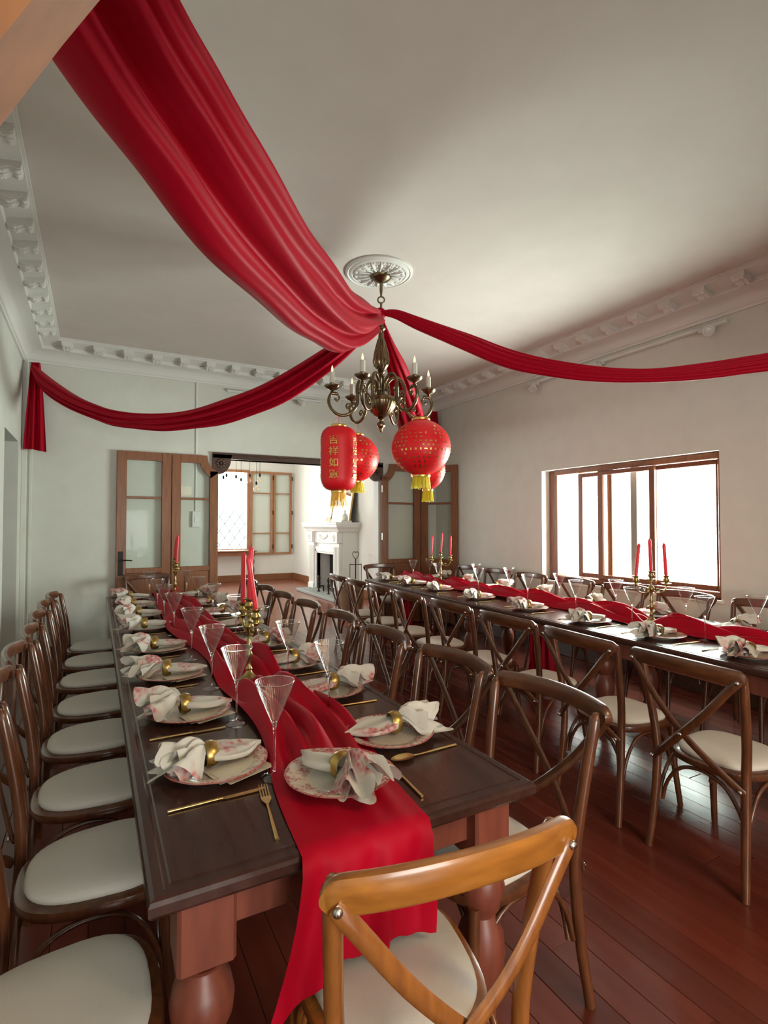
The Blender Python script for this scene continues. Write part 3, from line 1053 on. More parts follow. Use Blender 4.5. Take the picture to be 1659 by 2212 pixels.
jr = random.Random(11)
for k, y in enumerate([1.315, 1.855, 2.393, 2.93, 3.468, 4.03, 4.568, 5.11]):
    chair((-0.07 if k == 0 else 0.012) + jr.uniform(-.012, .012), y, -pi / 2 + jr.uniform(-.03, .03), 'brown cross-back chair, %s from the camera in the row along the left wall' % ORD[k], 'chairs along the left wall')
for k, y in enumerate([1.362, 1.905, 2.50, 3.11, 3.69, 4.25, 4.80, 5.36]):
    chair(1.072 + jr.uniform(-.015, .015), y, pi / 2 + jr.uniform(-.05, .03), 'brown cross-back chair, %s from the camera on the left table\'s aisle side' % ORD[k], 'aisle side chairs of the left table')
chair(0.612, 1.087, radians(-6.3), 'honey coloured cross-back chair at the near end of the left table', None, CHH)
chair(0.52, 6.30, pi, 'brown cross-back chair at the far end of the left table', None)
for k, y in enumerate([1.373, 1.95, 2.58, 3.21, 3.82, 4.37, 4.95, 5.50]):
    chair(2.52 + 0.047 * (y - 1.37) + jr.uniform(-.015, .015), y, -pi / 2 - RA + jr.uniform(-.05, .05), 'brown cross-back chair, %s from the camera on the right table\'s aisle side' % ORD[k], 'aisle side chairs of the right table')
for k, y in enumerate([2.08, 2.72, 3.33, 3.95, 4.60, 5.22, 5.85]):
    chair(4.055 + 0.045 * (y - 2.5) + jr.uniform(-.01, .01), y, pi / 2 - RA * 0.5 + jr.uniform(-.03, .03), 'brown cross-back chair, %s from the camera along the window wall' % ORD[k], 'chairs along the window wall')
chair(3.585, 6.40, pi, 'brown cross-back chair at the far end of the right table', None)


# ================================================================== RED RUNNERS
def runner(fr, name, label, near_drop, far_drop, x0, x1, cands, seed, nl=150, nw=26):
    rr = random.Random(seed)
    ph = [rr.uniform(0, 6.28) for _ in range(12)]
    l = fr.l
    tot = near_drop + l + far_drop
    ox, oy = fr.p(0, 0)
    t = thing(name, label, 'table runner', (ox, oy, 0), -fr.a)

    def fn(u, v):
        s = u * tot - near_drop              # along the table
        mid = (x0 + x1) / 2 + 0.028 * sin(s * 1.7 + ph[0]) + 0.015 * sin(s * 4.1 + ph[1])
        wd = (x1 - x0) * (1 + 0.10 * sin(s * 2.3 + ph[2]) + 0.06 * sin(s * 5.3 + ph[3]))
        near = 1 / (1 + exp((s - 0.45) * 9))           # 1 at the near end
        wd = wd * (1 - near) + (x1 - x0 + 0.012) * near
        mid = mid * (1 - near) + ((x0 + x1) / 2 - 0.045 - 0.06 * max(0, 0.45 - s) / 0.45 * 0.5) * near
        q = v - 0.5
        x = mid + wd * q
        amp = 0.028 * (1 - 0.97 * near)
        for c in cands:
            amp *= 1 - 0.85 * exp(-((s - c) / 0.10) ** 2)
        f = sin(26 * q + 3.1 * s + ph[4]) + 0.7 * sin(15 * q - 5.2 * s + ph[5]) + 0.6 * sin(9 * q + 8.5 * s + ph[6]) + 0.35 * sin(40 * q + 2 * s + ph[7])
        edge = min(1, (0.5 - abs(q)) / 0.10)
        z = TZ + 0.003 + max(0, amp * (f + 1.5) * (0.25 + 0.75 * edge))
        y = s
        if s < 0 or s > l:
            d = -s if s < 0 else s - l
            dr = near_drop if s < 0 else far_drop
            k = d / dr
            side = -1 if s < 0 else 1
            fold = 0.010 * min(1, d / 0.15) * sin(17 * q + 2.5 * k + ph[8]) + 0.006 * min(1, d / 0.2) * sin(33 * q + ph[9])
            fold *= 1.5
            rad = 0.022
            if d < rad * pi / 2:                      # soft turn over the table's edge
                y = (0 if s < 0 else l) + side * (rad * sin(d / rad) + 0.002)
                z = TZ + 0.003 - rad * (1 - cos(d / rad))
            else:
                y = (0 if s < 0 else l) + side * (rad + 0.002 + max(-0.012, fold))
                z = TZ + 0.003 - rad - (d - rad * pi / 2)
            x = x + (q * 0.03 * k)
            if side < 0:
                x -= 0.16 * max(0, -q - 0.20) * k ** 3
                z -= 0.10 * max(0, -q - 0.25) * 4 * k ** 2
        return (x, y, z)
    me = G().grid(lambda u, v: fn(u, v), nl, nw).mesh('cloth', 'red', 180)
    obj('cloth', me, t)
    return t


runner(LT, 'table_runner', 'gathered red satin runner down the left table, falling over its near end', 0.266, 0.35, 0.385, 0.70, (1.315, 4.55), 2)
runner(RT, 'table_runner', 'gathered red satin runner down the middle of the right table', 0.2, 0.25, 0.43, 0.70, (1.55, 4.45), 5)
# red cloth hanging below the right table
hx, hy = RT.p(0.42, 2.52)
tag(obj('hanging_cloth', G().grid(lambda u, v: (0.02 * sin(u * 3 + 26 * v) + 0.012 * sin(47 * v), (v - 0.5) * (0.26 + 0.10 * u), 0.60 - 0.575 * u), 24, 40).mesh('hanging_cloth', 'red', 180), None, (hx, hy, 0), (0, 0, -RA)),
    'red pleated cloth hanging to the floor under the middle of the right table', 'cloth')
hx, hy = RT.p(0.40, 5.02)
tag(obj('hanging_cloth', bpy.data.meshes['hanging_cloth'], None, (hx, hy, 0), (0, 0, -RA)), 'red pleated cloth hanging to the floor under the far end of the right table', 'cloth')


# ================================================================== PLACE SETTINGS
def plate_mesh():
    pr = [(0.0, 0.0), (0.085, 0.0), (0.088, 0.004), (0.105, 0.010), (0.148, 0.021), (0.1495, 0.0235), (0.147, 0.0245), (0.108, 0.0145), (0.092, 0.0085), (0.080, 0.0065), (0.0, 0.006)]

    def sc(a, z):
        return 0.010 * abs(cos(6 * a)) if z > 0.012 else 0
    return G().lathe(pr, 96, mod=sc, caps=False).mesh('dinner_plate', 'plate', 40)


PLATE = plate_mesh()


def napkin_mesh(seed, big=1.0):
    """rolled napkin lying along x, ring at x=0; ruffled end towards -x, pointed end towards +x"""
    rr = random.Random(seed)
    g = G()
    # pointed leaf side: flattened folded roll
    L1 = 0.155 + rr.uniform(-.015, .015)
    yb = rr.uniform(-.02, .02)
    kf = rr.uniform(4, 7)

    def leafp(u, v):
        x = -0.012 + (L1 + 0.012) * u
        w = 0.022 + 0.030 * sin(pi * min(1, u * 1.05)) ** 0.8
        if u > 0.55:
            w *= max(0.03, 1 - ((u - 0.55) / 0.45) ** 1.7)
        hgt = 0.021 - 0.009 * u
        if u > 0.8:
            hgt *= 1 - 0.6 * (u - 0.8) / 0.2
        a = 2 * pi * v
        y = w * cos(a) + yb * u * u
        z = 0.024 - 0.012 * u + hgt * sin(a) * (0.75 + 0.25 * cos(a * 2)) + 0.0035 * sin(kf * a + 3 * u) * min(1, 4 * u) * (1 if sin(a) > 0 else 0.2)
        return (x, y, max(0.0012, z))
    g.grid(leafp, 18, 26, True)
    # ruffled side: overlapping fan sheets gathered at the ring
    nl = 4
    for layer in range(nl):
        span = radians(rr.uniform(70, 95)) * (0.75 + 0.25 * big)
        a0 = rr.uniform(-0.28, 0.28)
        Lc = (0.125 + 0.03 * rr.random()) * big
        k = rr.uniform(2.2, 3.6)
        ph = rr.uniform(0, 6.28)
        el = 0.02 + 0.16 * layer
        crn = [rr.uniform(-0.5, 0.5), rr.uniform(-0.9, 0.9)]

        def fan(u, v, span=span, a0=a0, Lc=Lc, k=k, ph=ph, el=el, crn=crn, layer=layer):
            t = (v - 0.5) * 2
            th = a0 + t * span / 2
            ln = Lc * (0.78 + 0.30 * exp(-((t - crn[0]) / 0.22) ** 2) + 0.22 * exp(-((t - crn[1]) / 0.2) ** 2))
            r = -0.006 + u * ln
            w = 0.016 * (1 - u) * t
            x = -r * cos(th)
            y = -r * sin(th) + w
            z = 0.020 + 0.016 * sin(pi * min(1, u * 1.4)) * (1 + 0.5 * layer) * 0.6 + el * r * 0.9
            z += (0.020 * big) * u ** 0.8 * sin(k * pi * t + ph + 1.2 * u) * (0.55 + 0.2 * layer)
            z -= 0.075 * u * u * r * 3.0
            z = z - 0.012 * (abs(t) ** 3) * u
            return (x, y, max(0.001 + 0.0012 * layer, z))
        g.grid(fan, 14, 26)
    g.v = [(x * 1.18, y * 1.18, z * 1.22) for x, y, z in g.v]
    return g.mesh('napkin', 'napkin', 60)


NAP = [napkin_mesh(s) for s in (1, 4, 9, 16, 25, 31)]
NAP_BIG = napkin_mesh(8, 1.0)
RING = G().lathe([(0.0325, -0.018), (0.0350, -0.013), (0.0380, 0.0), (0.0350, 0.013), (0.0325, 0.018), (0.0312, 0.012), (0.0312, -0.012), (0.0325, -0.018)], 32, caps=False).mesh('napkin_ring', 'ring_gold', 60)
CARD = G().bbox(-0.075, 0.075, -0.05, 0.05, 0, 0.0012, 0.0003).mesh('menu_card', 'card', 0)


def glass_parts():
    n = 160
    pr = [(0.0075, 0.150), (0.020, 0.180), (0.034, 0.215), (0.046, 0.245), (0.0555, 0.272)]
    P = smooth_path([(r, 0, z) for r, z in pr], 4)
    bowl = G().lathe([(p.x, p.z) for p in P], n, caps=False, mod=lambda a, z: 0.016 * cos(40 * a) * min(1, max(0, (z - 0.16) / 0.03))).mesh('bowl', 'glass', 180)
    rim = G().tube([(0.0557 * cos(2 * pi * k / 40), 0.0557 * sin(2 * pi * k / 40), 0.272) for k in range(40)], 0.0011, 6, closed=True).mesh('rim', 'solid_glass', 180)
    foot = G().lathe([(0.038, 0.0), (0.0385, 0.0015), (0.030, 0.003), (0.012, 0.0065), (0.0045, 0.014)], 36, caps=False).mesh('foot', 'glass', 180)
    stem = G().lathe([(0.0, 0.0135), (0.0045, 0.014), (0.0034, 0.03), (0.0032, 0.10), (0.0042, 0.135), (0.0070, 0.150), (0.0082, 0.1545), (0.004, 0.160), (0.0, 0.162)], 24, caps=False).mesh('stem', 'solid_glass', 180)
    return bowl, rim, stem, foot


GB, GR, GS, GF = glass_parts()


def glass(x, y, label, group):
    t = thing('wine_glass', label, 'glass', (x, y, TZ + 0.001), random.random(), group)
    obj('bowl', GB, t)
    obj('rim', GR, t)
    obj('stem', GS, t)
    obj('foot', GF, t)


def cutlery_meshes():
    # knife along +y, handle end at y=0
    g = G().tube([(0, 0, 0.004), (0, 0.135, 0.004)], 1.0, 10, flat=(0.0042, 0.0032), up=(0, 0, 1))
    kn = G()
    kn.prism([(-0.004, 0.130), (0.004, 0.130), (0.0085, 0.145), (0.0095, 0.225), (0.004, 0.248), (-0.004, 0.248)], 'z', 0.0028, 0.0046)
    kme = (g.mesh('handle', 'gold', 60), kn.mesh('blade', 'gold', 0))
    h = G().tube([(0, 0, 0.003), (0, 0.05, 0.0035), (0, 0.11, 0.004), (0, 0.13, 0.005)], [1.15, 1, 0.72, 0.75], 10, flat=(0.0045, 0.0028), up=(0, 0, 1))
    head = G()
    head.add([(-0.004, 0.128, 0.005), (0.004, 0.128, 0.005), (0.0115, 0.146, 0.0042), (0.012, 0.158, 0.004), (-0.012, 0.158, 0.004), (-0.0115, 0.146, 0.0042),
              (-0.004, 0.128, 0.0065), (0.004, 0.128, 0.0065), (0.0115, 0.146, 0.0058), (0.012, 0.158, 0.0056), (-0.012, 0.158, 0.0056), (-0.0115, 0.146, 0.0058)],
             [(5, 4, 3, 2, 1, 0), (6, 7, 8, 9, 10, 11), (0, 1, 7, 6), (1, 2, 8, 7), (2, 3, 9, 8), (3, 4, 10, 9), (4, 5, 11, 10), (5, 0, 6, 11)])
    tn = [G().tube([(xx, 0.156, 0.0048), (xx, 0.185, 0.0065), (xx, 0.205, 0.010)], [1, 0.9, 0.5], 6, flat=(0.0017, 0.0012), up=(0, 0, 1)).mesh('tine', 'gold', 60) for xx in (-0.0095, -0.0032, 0.0032, 0.0095)]
    fme = (h.mesh('handle', 'gold', 60), head.mesh('fork_head', 'gold', 0), tn)
    hs = G().tube([(0, 0, 0.003), (0, 0.05, 0.0035), (0, 0.11, 0.004), (0, 0.138, 0.006)], [1.15, 1, 0.72, 0.75], 10, flat=(0.0045, 0.0028), up=(0, 0, 1))

    def bowlf(u, v):
        a = 2 * pi * v
        r = u
        y = 0.165 + 0.032 * r * sin(a)
        x = 0.0205 * r * cos(a) * (1 - 0.14 * sin(a))
        return (x, y, 0.0015 + 0.0075 * r * r)
    b = G().grid(bowlf, 6, 20, True)
    sme = (hs.mesh('handle', 'gold', 60), b.mesh('spoon_bowl', 'gold', 180))
    for me_ in (*fme[:2], *fme[2], *sme):
        for v in me_.vertices:
            v.co = (v.co.x * 1.12, v.co.y * 1.26, v.co.z)
    return kme, fme, sme


KN, FK, SP = cutlery_meshes()


def knife(x, y, rz, label, group):
    t = thing('table_knife', label, 'knife', (x, y, TZ + 0.0005), rz, group)
    obj('handle', KN[0], t)
    obj('blade', KN[1], t)


def fork(x, y, rz, label, group, rx=0):
    t = thing('table_fork', label, 'fork', (x, y, TZ + 0.0005), rz, group)
    obj('handle', FK[0], t)
    h = obj('fork_head', FK[1], t)
    for m in FK[2]:
        obj('tine', m, h)


def spoon(x, y, rz, label, group):
    t = thing('table_spoon', label, 'spoon', (x, y, TZ + 0.0005), rz, group)
    obj('handle', SP[0], t)
    obj('spoon_bowl', SP[1], t)


sr = random.Random(21)


def setting(fr, lx, ly, face, k, row, cut, card=True, nap=None, zoff=0.0, turn=None):
    """face: unit (dx,dy) in the table frame, the way the diner looks"""
    x, y = fr.p(lx, ly)
    fx, fy = face
    ang = fr.rz(atan2(fy, fx))                        # world direction the diner looks
    where = '%s from camera, %s' % (ORD[k], row) if k is not None else row
    p = obj('dinner_plate', PLATE, None, (x, y, TZ + 0.001 + zoff), (0, 0, sr.uniform(0, 6)))
    tag(p, 'red floral rimmed dinner plate, ' + where, 'plate', 'plates ' + row if k is not None else None)
    pz = TZ + 0.001 + zoff + 0.0068
    d = turn if turn is not None else sr.uniform(-0.10, 0.10)
    na = ang + d
    off = 0.018
    nx, ny = x - off * cos(ang), y - off * sin(ang)
    n = obj('napkin', nap or NAP[sr.randrange(len(NAP))], None, (nx, ny, pz + 0.010), (0, 0, na))
    tag(n, 'rose printed linen napkin, ' + where, 'napkin', 'napkins ' + row if k is not None else None)
    rg = obj('napkin_ring', RING, None, (nx, ny, pz + 0.0385), (0, radians(90), na))
    tag(rg, 'round gold napkin ring, ' + where, 'napkin ring', 'napkin rings ' + row if k is not None else None)
    if card:
        for c in range(2):
            cdx = 0.045 + 0.016 * c
            cdy = (-0.070 - 0.010 * c)
            cc = obj('menu_card', CARD, None, (x + cdx * cos(ang) - cdy * sin(ang), y + cdx * sin(ang) + cdy * cos(ang), pz + 0.0045 + 0.0016 * c), (0, 0, ang + 0.25 + 0.12 * c))
            tag(cc, '%s cream card under the napkin %s' % (('lower', 'upper')[c], where), 'card')
    # right hand of the diner: knife; left: fork
    rx_, ry_ = sin(ang), -cos(ang)
    if 'k' in cut:
        o = 0.197
        knife(x + rx_ * o - 0.155 * cos(ang), y + ry_ * o - 0.155 * sin(ang), ang - pi / 2 + sr.uniform(-.05, .05), 'slim gold knife beside the plate ' + where, 'knives')
    if 'f' in cut:
        o = 0.19
        fork(x - rx_ * o - 0.13 * cos(ang), y - ry_ * o - 0.13 * sin(ang), ang - pi / 2 + sr.uniform(-.05, .05), 'gold fork beside the plate ' + where, 'forks')
    if 's' in cut:
        o = 0.165
        spoon(x - rx_ * o - 0.155 * cos(ang), y - ry_ * o - 0.155 * sin(ang), ang - pi / 2 + sr.uniform(-.05, .05), 'gold spoon beside the plate ' + where, 'spoons')


def ty(Y):
    return Y - 1.112


for k, Y in enumerate([1.63, 2.13, 2.70, 3.30, 4.00, 4.56, 5.10, 5.66]):
    setting(LT, 0.225, ty(Y), (1, 0), k, 'left table wall side', 'k', card=k < 4, nap=NAP[k % 6], turn=(0.16, 0.05, -0.05, 0.08, 0.0, 0.1, -0.08, 0.05)[k])
for k, Y in enumerate([1.585, 2.12, 2.62, 3.14, 3.76, 4.38, 4.95, 5.60]):
    setting(LT, 0.790, ty(Y), (-1, 0), k, 'left table aisle side', 's' if k == 0 else 'kf', card=k < 5, nap=NAP[(k + 3) % 6])
setting(LT, 0.507, ty(1.367), (0, 1), None, 'at the head of the left table', '', card=True, nap=NAP_BIG, zoff=0.013, turn=0.22)
fork(*LT.p(0.276, ty(1.19)), radians(-8.4), 'gold fork lying near the front edge of the left table', None)
knife(*LT.p(0.668, ty(1.191)), radians(-4.7), 'gold knife right of the plate at the head of the left table', None)

for k, Y in enumerate([1.60, 2.15, 2.73, 3.38, 4.10, 4.83, 5.43, 5.99]):
    setting(RT, 0.255, (Y - RY) / cos(RA) + 0.012, (1, 0), k, 'right table aisle side', 'kf', card=False, nap=NAP[(k + 1) % 6])
for k, Y in enumerate([2.05, 2.70, 3.33, 4.02, 4.68, 5.35, 5.92]):
    setting(RT, 0.885, (Y - RY) / cos(RA) + 0.03, (-1, 0), k, 'right table window side', 'f', card=False, nap=NAP[(k + 4) % 6])

for k, Y in enumerate([1.49, 1.955, 2.42, 2.98, 3.70, 4.27, 4.75, 5.48]):
    glass(*LT.p(0.360, ty(Y)), 'clear fluted wine glass, %s from the camera in the left table\'s wall side row' % ORD[k], 'wine glasses on the left table')
for k, Y in enumerate([1.88, 2.37, 2.87, 3.40, 4.14, 4.78, 5.45]):
    glass(*LT.p(0.690, ty(Y)), 'clear fluted wine glass, %s from the camera in the left table\'s aisle side row' % ORD[k], 'wine glasses on the left table')
for k, Y in enumerate([1.97, 2.50, 3.03, 3.60, 4.35, 5.15, 5.75]):
    glass(*RT.p(0.410, (Y - RY) / cos(RA)), 'clear fluted wine glass, %s from the camera in the right table\'s aisle side row' % ORD[k], 'wine glasses on the right table')
for k, Y in enumerate([1.845, 2.32, 2.92, 3.545, 4.27, 4.85, 5.89]):
    glass(*RT.p(0.735, (Y - RY) / cos(RA)), 'clear fluted wine glass, %s from the camera in the right table\'s window side row' % ORD[k], 'wine glasses on the right table')


# ================================================================== CANDELABRA AND CANDLES
def candelabra_meshes():
    me = {}
    me['base'] = G().lathe([(0.062, 0), (0.064, 0.004), (0.060, 0.010), (0.046, 0.018), (0.030, 0.030), (0.016, 0.045), (0.011, 0.055)], 28).mesh('base', 'brass', 50)
    me['stem'] = G().lathe([(0.011, 0.055), (0.016, 0.062), (0.010, 0.072), (0.008, 0.09), (0.013, 0.115), (0.017, 0.128), (0.011, 0.140), (0.008, 0.155), (0.014, 0.170), (0.009, 0.182), (0.007, 0.21), (0.012, 0.232),
                             (0.020, 0.248), (0.022, 0.258), (0.014, 0.270), (0.009, 0.280), (0.008, 0.30), (0.012, 0.31), (0.008, 0.318)], 18).mesh('stem', 'brass', 50)
    me['cup'] = G().lathe([(0.006, -0.062), (0.012, -0.052), (0.034, -0.046), (0.034, -0.042), (0.012, -0.040), (0.012, -0.036), (0.020, -0.024), (0.021, -0.016), (0.013, -0.006), (0.015, 0.004), (0.027, 0.012), (0.027, 0.014), (0.013, 0.010), (0.0, 0.008)], 20, caps=False).mesh('candle_cup', 'brass', 50)
    P = smooth_path([(0.008, 0, 0.250), (0.03, 0, 0.228), (0.060, 0, 0.222), (0.092, 0, 0.232), (0.112, 0, 0.256), (0.115, 0, 0.276)], 5)
    me['arm'] = G().tube(P, 0.0055, 8).tube(smooth_path([(0.03, 0, 0.228), (0.042, 0, 0.250), (0.058, 0, 0.252), (0.060, 0, 0.238), (0.050, 0, 0.236)], 4), 0.004, 6).mesh('arm', 'brass', 60)
    return me


CM = candelabra_meshes()
CANDLE = G().lathe([(0.0095, 0.0), (0.0115, 0.015), (0.0115, 0.222), (0.010, 0.230), (0.004, 0.240), (0.0025, 0.243)], 14).mesh('candle', 'candle', 50)
WICK = G().tube([(0, 0, 0.242), (0.0008, 0, 0.252)], 0.0012, 6).mesh('wick', 'wick', 0)


def candelabra(x, y, rz, where, tilts):
    t = thing('candelabra', 'three-cup brass candelabra ' + where, 'candelabra', (x, y, TZ + 0.003), rz, 'brass candelabra')
    obj('base', CM['base'], t)
    obj('stem', CM['stem'], t)
    lr = ('farther', 'nearer') if rz > 1 else ('right', 'left')
    tops = [((0, 0, 0.368), 'centre'), ((0.115, 0, 0.335), lr[0]), ((-0.115, 0, 0.335), lr[1])]
    obj('arm', CM['arm'], t)
    obj('arm', CM['arm'], t, (0, 0, 0), (0, 0, pi))
    for (p, nm), tl in zip(tops, tilts):
        obj('candle_cup', CM['cup'], t, p)
        wp = Matrix.Rotation(rz, 4, 'Z') @ Vector(p)
        c = thing('candle', 'red candle, %s cup, in the candelabra %s' % (nm, where), 'candle', (x + wp.x, y + wp.y, TZ + 0.003 + p[2] + 0.009), 0, 'red candles')
        c.rotation_euler = (tl[0], tl[1], 0)
        obj('taper', CANDLE, c)
        obj('wick', WICK, c)


candelabra(0.622, 2.43, radians(90), 'nearest the camera on the left table', [(0.0, 0.03), (0.02, 0.0), (0.03, -0.16)])
candelabra(0.705, 5.66, radians(88), 'at the far end of the left table', [(0.0, 0.10), (0.02, 0.08), (-0.02, 0.05)])
cx_, cy_ = RT.p(0.595, 1.56)
candelabra(cx_, cy_, radians(-24), 'in front of the window on the right table', [(0.0, -0.05), (0.0, -0.09), (0.0, 0.17)])
cx_, cy_ = RT.p(0.59, 4.45)
candelabra(cx_, cy_, radians(-35), 'near the far end of the right table', [(0.0, 0.10), (0.0, 0.04), (0.0, 0.08)])

# red and gold ball ornament at the right edge
bx, by = RT.p(0.62, 0.74)
orn = thing('ball_ornament', 'small red and gold ball ornament on the right table', 'ornament', (bx, by, TZ + 0.002))
obj('ball', G().ball((0, 0, 0.058), 0.056, 24, 16).mesh('ball', 'lantern', 180), orn)
g = G()
for k in range(46):
    z = -0.9 + 1.8 * (k + 0.5) / 46
    a = k * 2.39996
    q = sqrt(1 - z * z)
    g.ball((0.054 * q * cos(a), 0.054 * q * sin(a), 0.058 + 0.054 * z), 0.0075, 6, 4)
obj('gold_dots', g.mesh('gold_dots', 'foil', 60), orn)['kind'] = 'stuff'

# ================================================================== CHANDELIER
RGT = Vector((cos(radians(28.6)), -sin(radians(28.6)), 0))
FWD = Vector((sin(radians(28.6)), cos(radians(28.6)), 0))
CC = Vector((1.965, 3.652, 0))
ch = thing('chandelier', 'antique brass six-arm chandelier with candle bulbs hanging from the ceiling rose', 'chandelier', (CC.x, CC.y, 0))


def flute(n, amp):
    return lambda a, z: amp * cos(n * a)


obj('canopy', G().lathe([(0.082, 3.449), (0.080, 3.44), (0.070, 3.428), (0.045, 3.412), (0.022, 3.402), (0.012, 3.396)], 40, mod=flute(20, 0.03)).mesh('canopy', 'antique', 60), ch)
obj('rod', G().lathe([(0.012, 3.40), (0.013, 3.33), (0.010, 3.32), (0.007, 3.285)], 12).mesh('rod', 'antique'), ch)
g = G().tube([(0.026 * cos(2 * pi * k / 20) * RGT.x, 0.026 * cos(2 * pi * k / 20) * RGT.y, 3.262 + 0.026 * sin(2 * pi * k / 20)) for k in range(20)], 0.006, 8, closed=True)
obj('ring', g.mesh('ring', 'antique', 60), ch)
g = G().lathe([(0.006, 3.245), (0.010, 3.225), (0.008, 3.19), (0.014, 3.175), (0.010, 3.15), (0.013, 3.10), (0.020, 3.075), (0.016, 3.05), (0.034, 3.035), (0.036, 3.025), (0.022, 3.012), (0.020, 2.99)], 20)
obj('loop_stem', g.mesh('loop_stem', 'antique', 50), ch)
g = G().lathe([(0.020, 2.99), (0.024, 2.94), (0.034, 2.89), (0.050, 2.84), (0.063, 2.79), (0.064, 2.765), (0.055, 2.735), (0.036, 2.71), (0.022, 2.695)], 60, mod=lambda a, z: 0.055 * cos(10 * a + 9 * (z - 2.8)))
bal = obj('baluster', g.mesh('baluster', 'antique', 70), ch)
g = G()
for k in range(6):
    a = 2 * pi * k / 6
    P = []
    for j in range(9):
        t = j / 8
        z = 2.74 + 0.21 * t
        r = 0.062 * (1 - t) ** 1.0 + 0.024 * t + 0.010 * sin(pi * t) * (1 - t)
        P.append((r * cos(a + 0.7 * t), r * sin(a + 0.7 * t), z))
    g.tube(P, [0.006, 0.009, 0.010, 0.010, 0.009, 0.008, 0.007, 0.006, 0.003], 6)
obj('leaf_wrap', g.mesh('leaf_wrap', 'antique', 70), bal)
g = G().lathe([(0.022, 2.695), (0.030, 2.685), (0.020, 2.672), (0.026, 2.655), (0.034, 2.648), (0.024, 2.635), (0.022, 2.56), (0.026, 2.53), (0.045, 2.50)], 24)
obj('neck', g.mesh('neck', 'antique', 50), ch)
g = G().lathe([(0.045, 2.50), (0.088, 2.492), (0.114, 2.478), (0.124, 2.452), (0.121, 2.435), (0.106, 2.40), (0.078, 2.362), (0.045, 2.335), (0.022, 2.325)], 72, mod=lambda a, z: 0.028 * cos(24 * a) if z < 2.46 else 0)
obj('bowl', g.mesh('bowl', 'antique', 70), ch)
g = G().lathe([(0.022, 2.325), (0.030, 2.316), (0.016, 2.305), (0.014, 2.295), (0.030, 2.278), (0.033, 2.262), (0.022, 2.245), (0.012, 2.235), (0.014, 2.225), (0.006, 2.21), (0.0, 2.205)], 24, mod=lambda a, z: 0.08 * cos(8 * a) if 2.24 < z < 2.29 else 0)
obj('finial', g.mesh('finial', 'antique', 60), ch)


def arm_meshes():
    P = [(0.075, 0, 2.525), (0.062, 0, 2.545), (0.045, 0, 2.535), (0.040, 0, 2.56), (0.058, 0, 2.61), (0.108, 0, 2.648), (0.160, 0, 2.628), (0.190, 0, 2.560), (0.186, 0, 2.48), (0.196, 0, 2.41), (0.245, 0, 2.350), (0.315, 0, 2.332),
         (0.380, 0, 2.365), (0.412, 0, 2.432), (0.396, 0, 2.492), (0.352, 0, 2.500), (0.330, 0, 2.468), (0.346, 0, 2.442), (0.364, 0, 2.456)]
    S = smooth_path(P, 5)
    n = len(S)
    g = G().tube(S, [0.0125 if 12 < i < n - 14 else 0.0075 for i in range(n)], 10)
    Q = smooth_path([(0.190, 0, 2.53), (0.170, 0, 2.545), (0.150, 0, 2.53), (0.155, 0, 2.507), (0.170, 0, 2.513)], 5)
    g.tube(Q, 0.007, 8)
    Q = smooth_path([(0.215, 0, 2.385), (0.255, 0, 2.425), (0.275, 0, 2.41), (0.268, 0, 2.388), (0.252, 0, 2.395)], 5)
    g.tube(Q, 0.007, 8)
    g.ball((0.170, 0, 2.515), 0.011, 8, 6).ball((0.254, 0, 2.397), 0.011, 8, 6).ball((0.360, 0, 2.458), 0.011, 8, 6)
    arm = g.mesh('arm', 'antique', 60)
    x = 0.385
    bob = G().lathe([(0.010, 2.498), (0.016, 2.508), (0.009, 2.516), (0.014, 2.524), (0.040, 2.534), (0.056, 2.550), (0.060, 2.562), (0.057, 2.562), (0.036, 2.545), (0.012, 2.540)], 36, x, 0, 0, mod=lambda a, z: 0.03 * cos(16 * a) if z > 2.53 else 0, caps=False).mesh('drip_pan', 'antique', 60)
    sock = G().lathe([(0.012, 2.540), (0.017, 2.552), (0.014, 2.565), (0.020, 2.580), (0.018, 2.583)], 16, x).mesh('socket', 'antique', 50)
    slv = G().lathe([(0.0195, 2.582), (0.0195, 2.665), (0.015, 2.668), (0.006, 2.668)], 16, x).mesh('candle_sleeve', 'sleeve', 40)
    blb = G().lathe([(0.006, 2.668), (0.009, 2.682), (0.0085, 2.695), (0.004, 2.712), (0.001, 2.722)], 12, x).mesh('flame_bulb', 'warm_bulb', 60)
    return arm, bob, sock, slv, blb


AM = arm_meshes()
for th in (-140, -80, -20, 40, 100, 160):
    t = radians(th)
    d = -FWD * cos(t) + RGT * sin(t)
    rz = atan2(d.y, d.x)
    a = obj('arm', AM[0], ch, (0, 0, 0), (0, 0, rz))
    obj('drip_pan', AM[1], a)
    obj('socket', AM[2], a)
    obj('candle_sleeve', AM[3], a)
    obj('flame_bulb', AM[4], a)


# ================================================================== RED LANTERNS
def at(lat, d, z=0):
    p = RGT * lat + FWD * d
    return Vector((p.x, p.y, z))


def fringe(r, z0, ln, n, mat, par, seed, nm='fringe'):
    rr = random.Random(seed)
    g = G()
    for ring in (1.0, 0.72, 0.4):
        m = int(n * ring)
        for k in range(m):
            a = 2 * pi * (k + rr.random() * 0.5) / m
            l = ln * rr.uniform(0.85, 1.08)
            x, y = r * ring * cos(a), r * ring * sin(a)
            sx, sy = rr.uniform(-.008, .008), rr.uniform(-.008, .008)
            g.tube([(x, y, z0), (x * 1.08 + sx * .4, y * 1.08 + sy * .4, z0 - l * 0.5), (x * 1.12 + sx, y * 1.12 + sy, z0 - l)], 0.0021, 4)
    o = obj(nm, g.mesh(nm, mat, 60), par)
    o['kind'] = 'stuff'
    return o


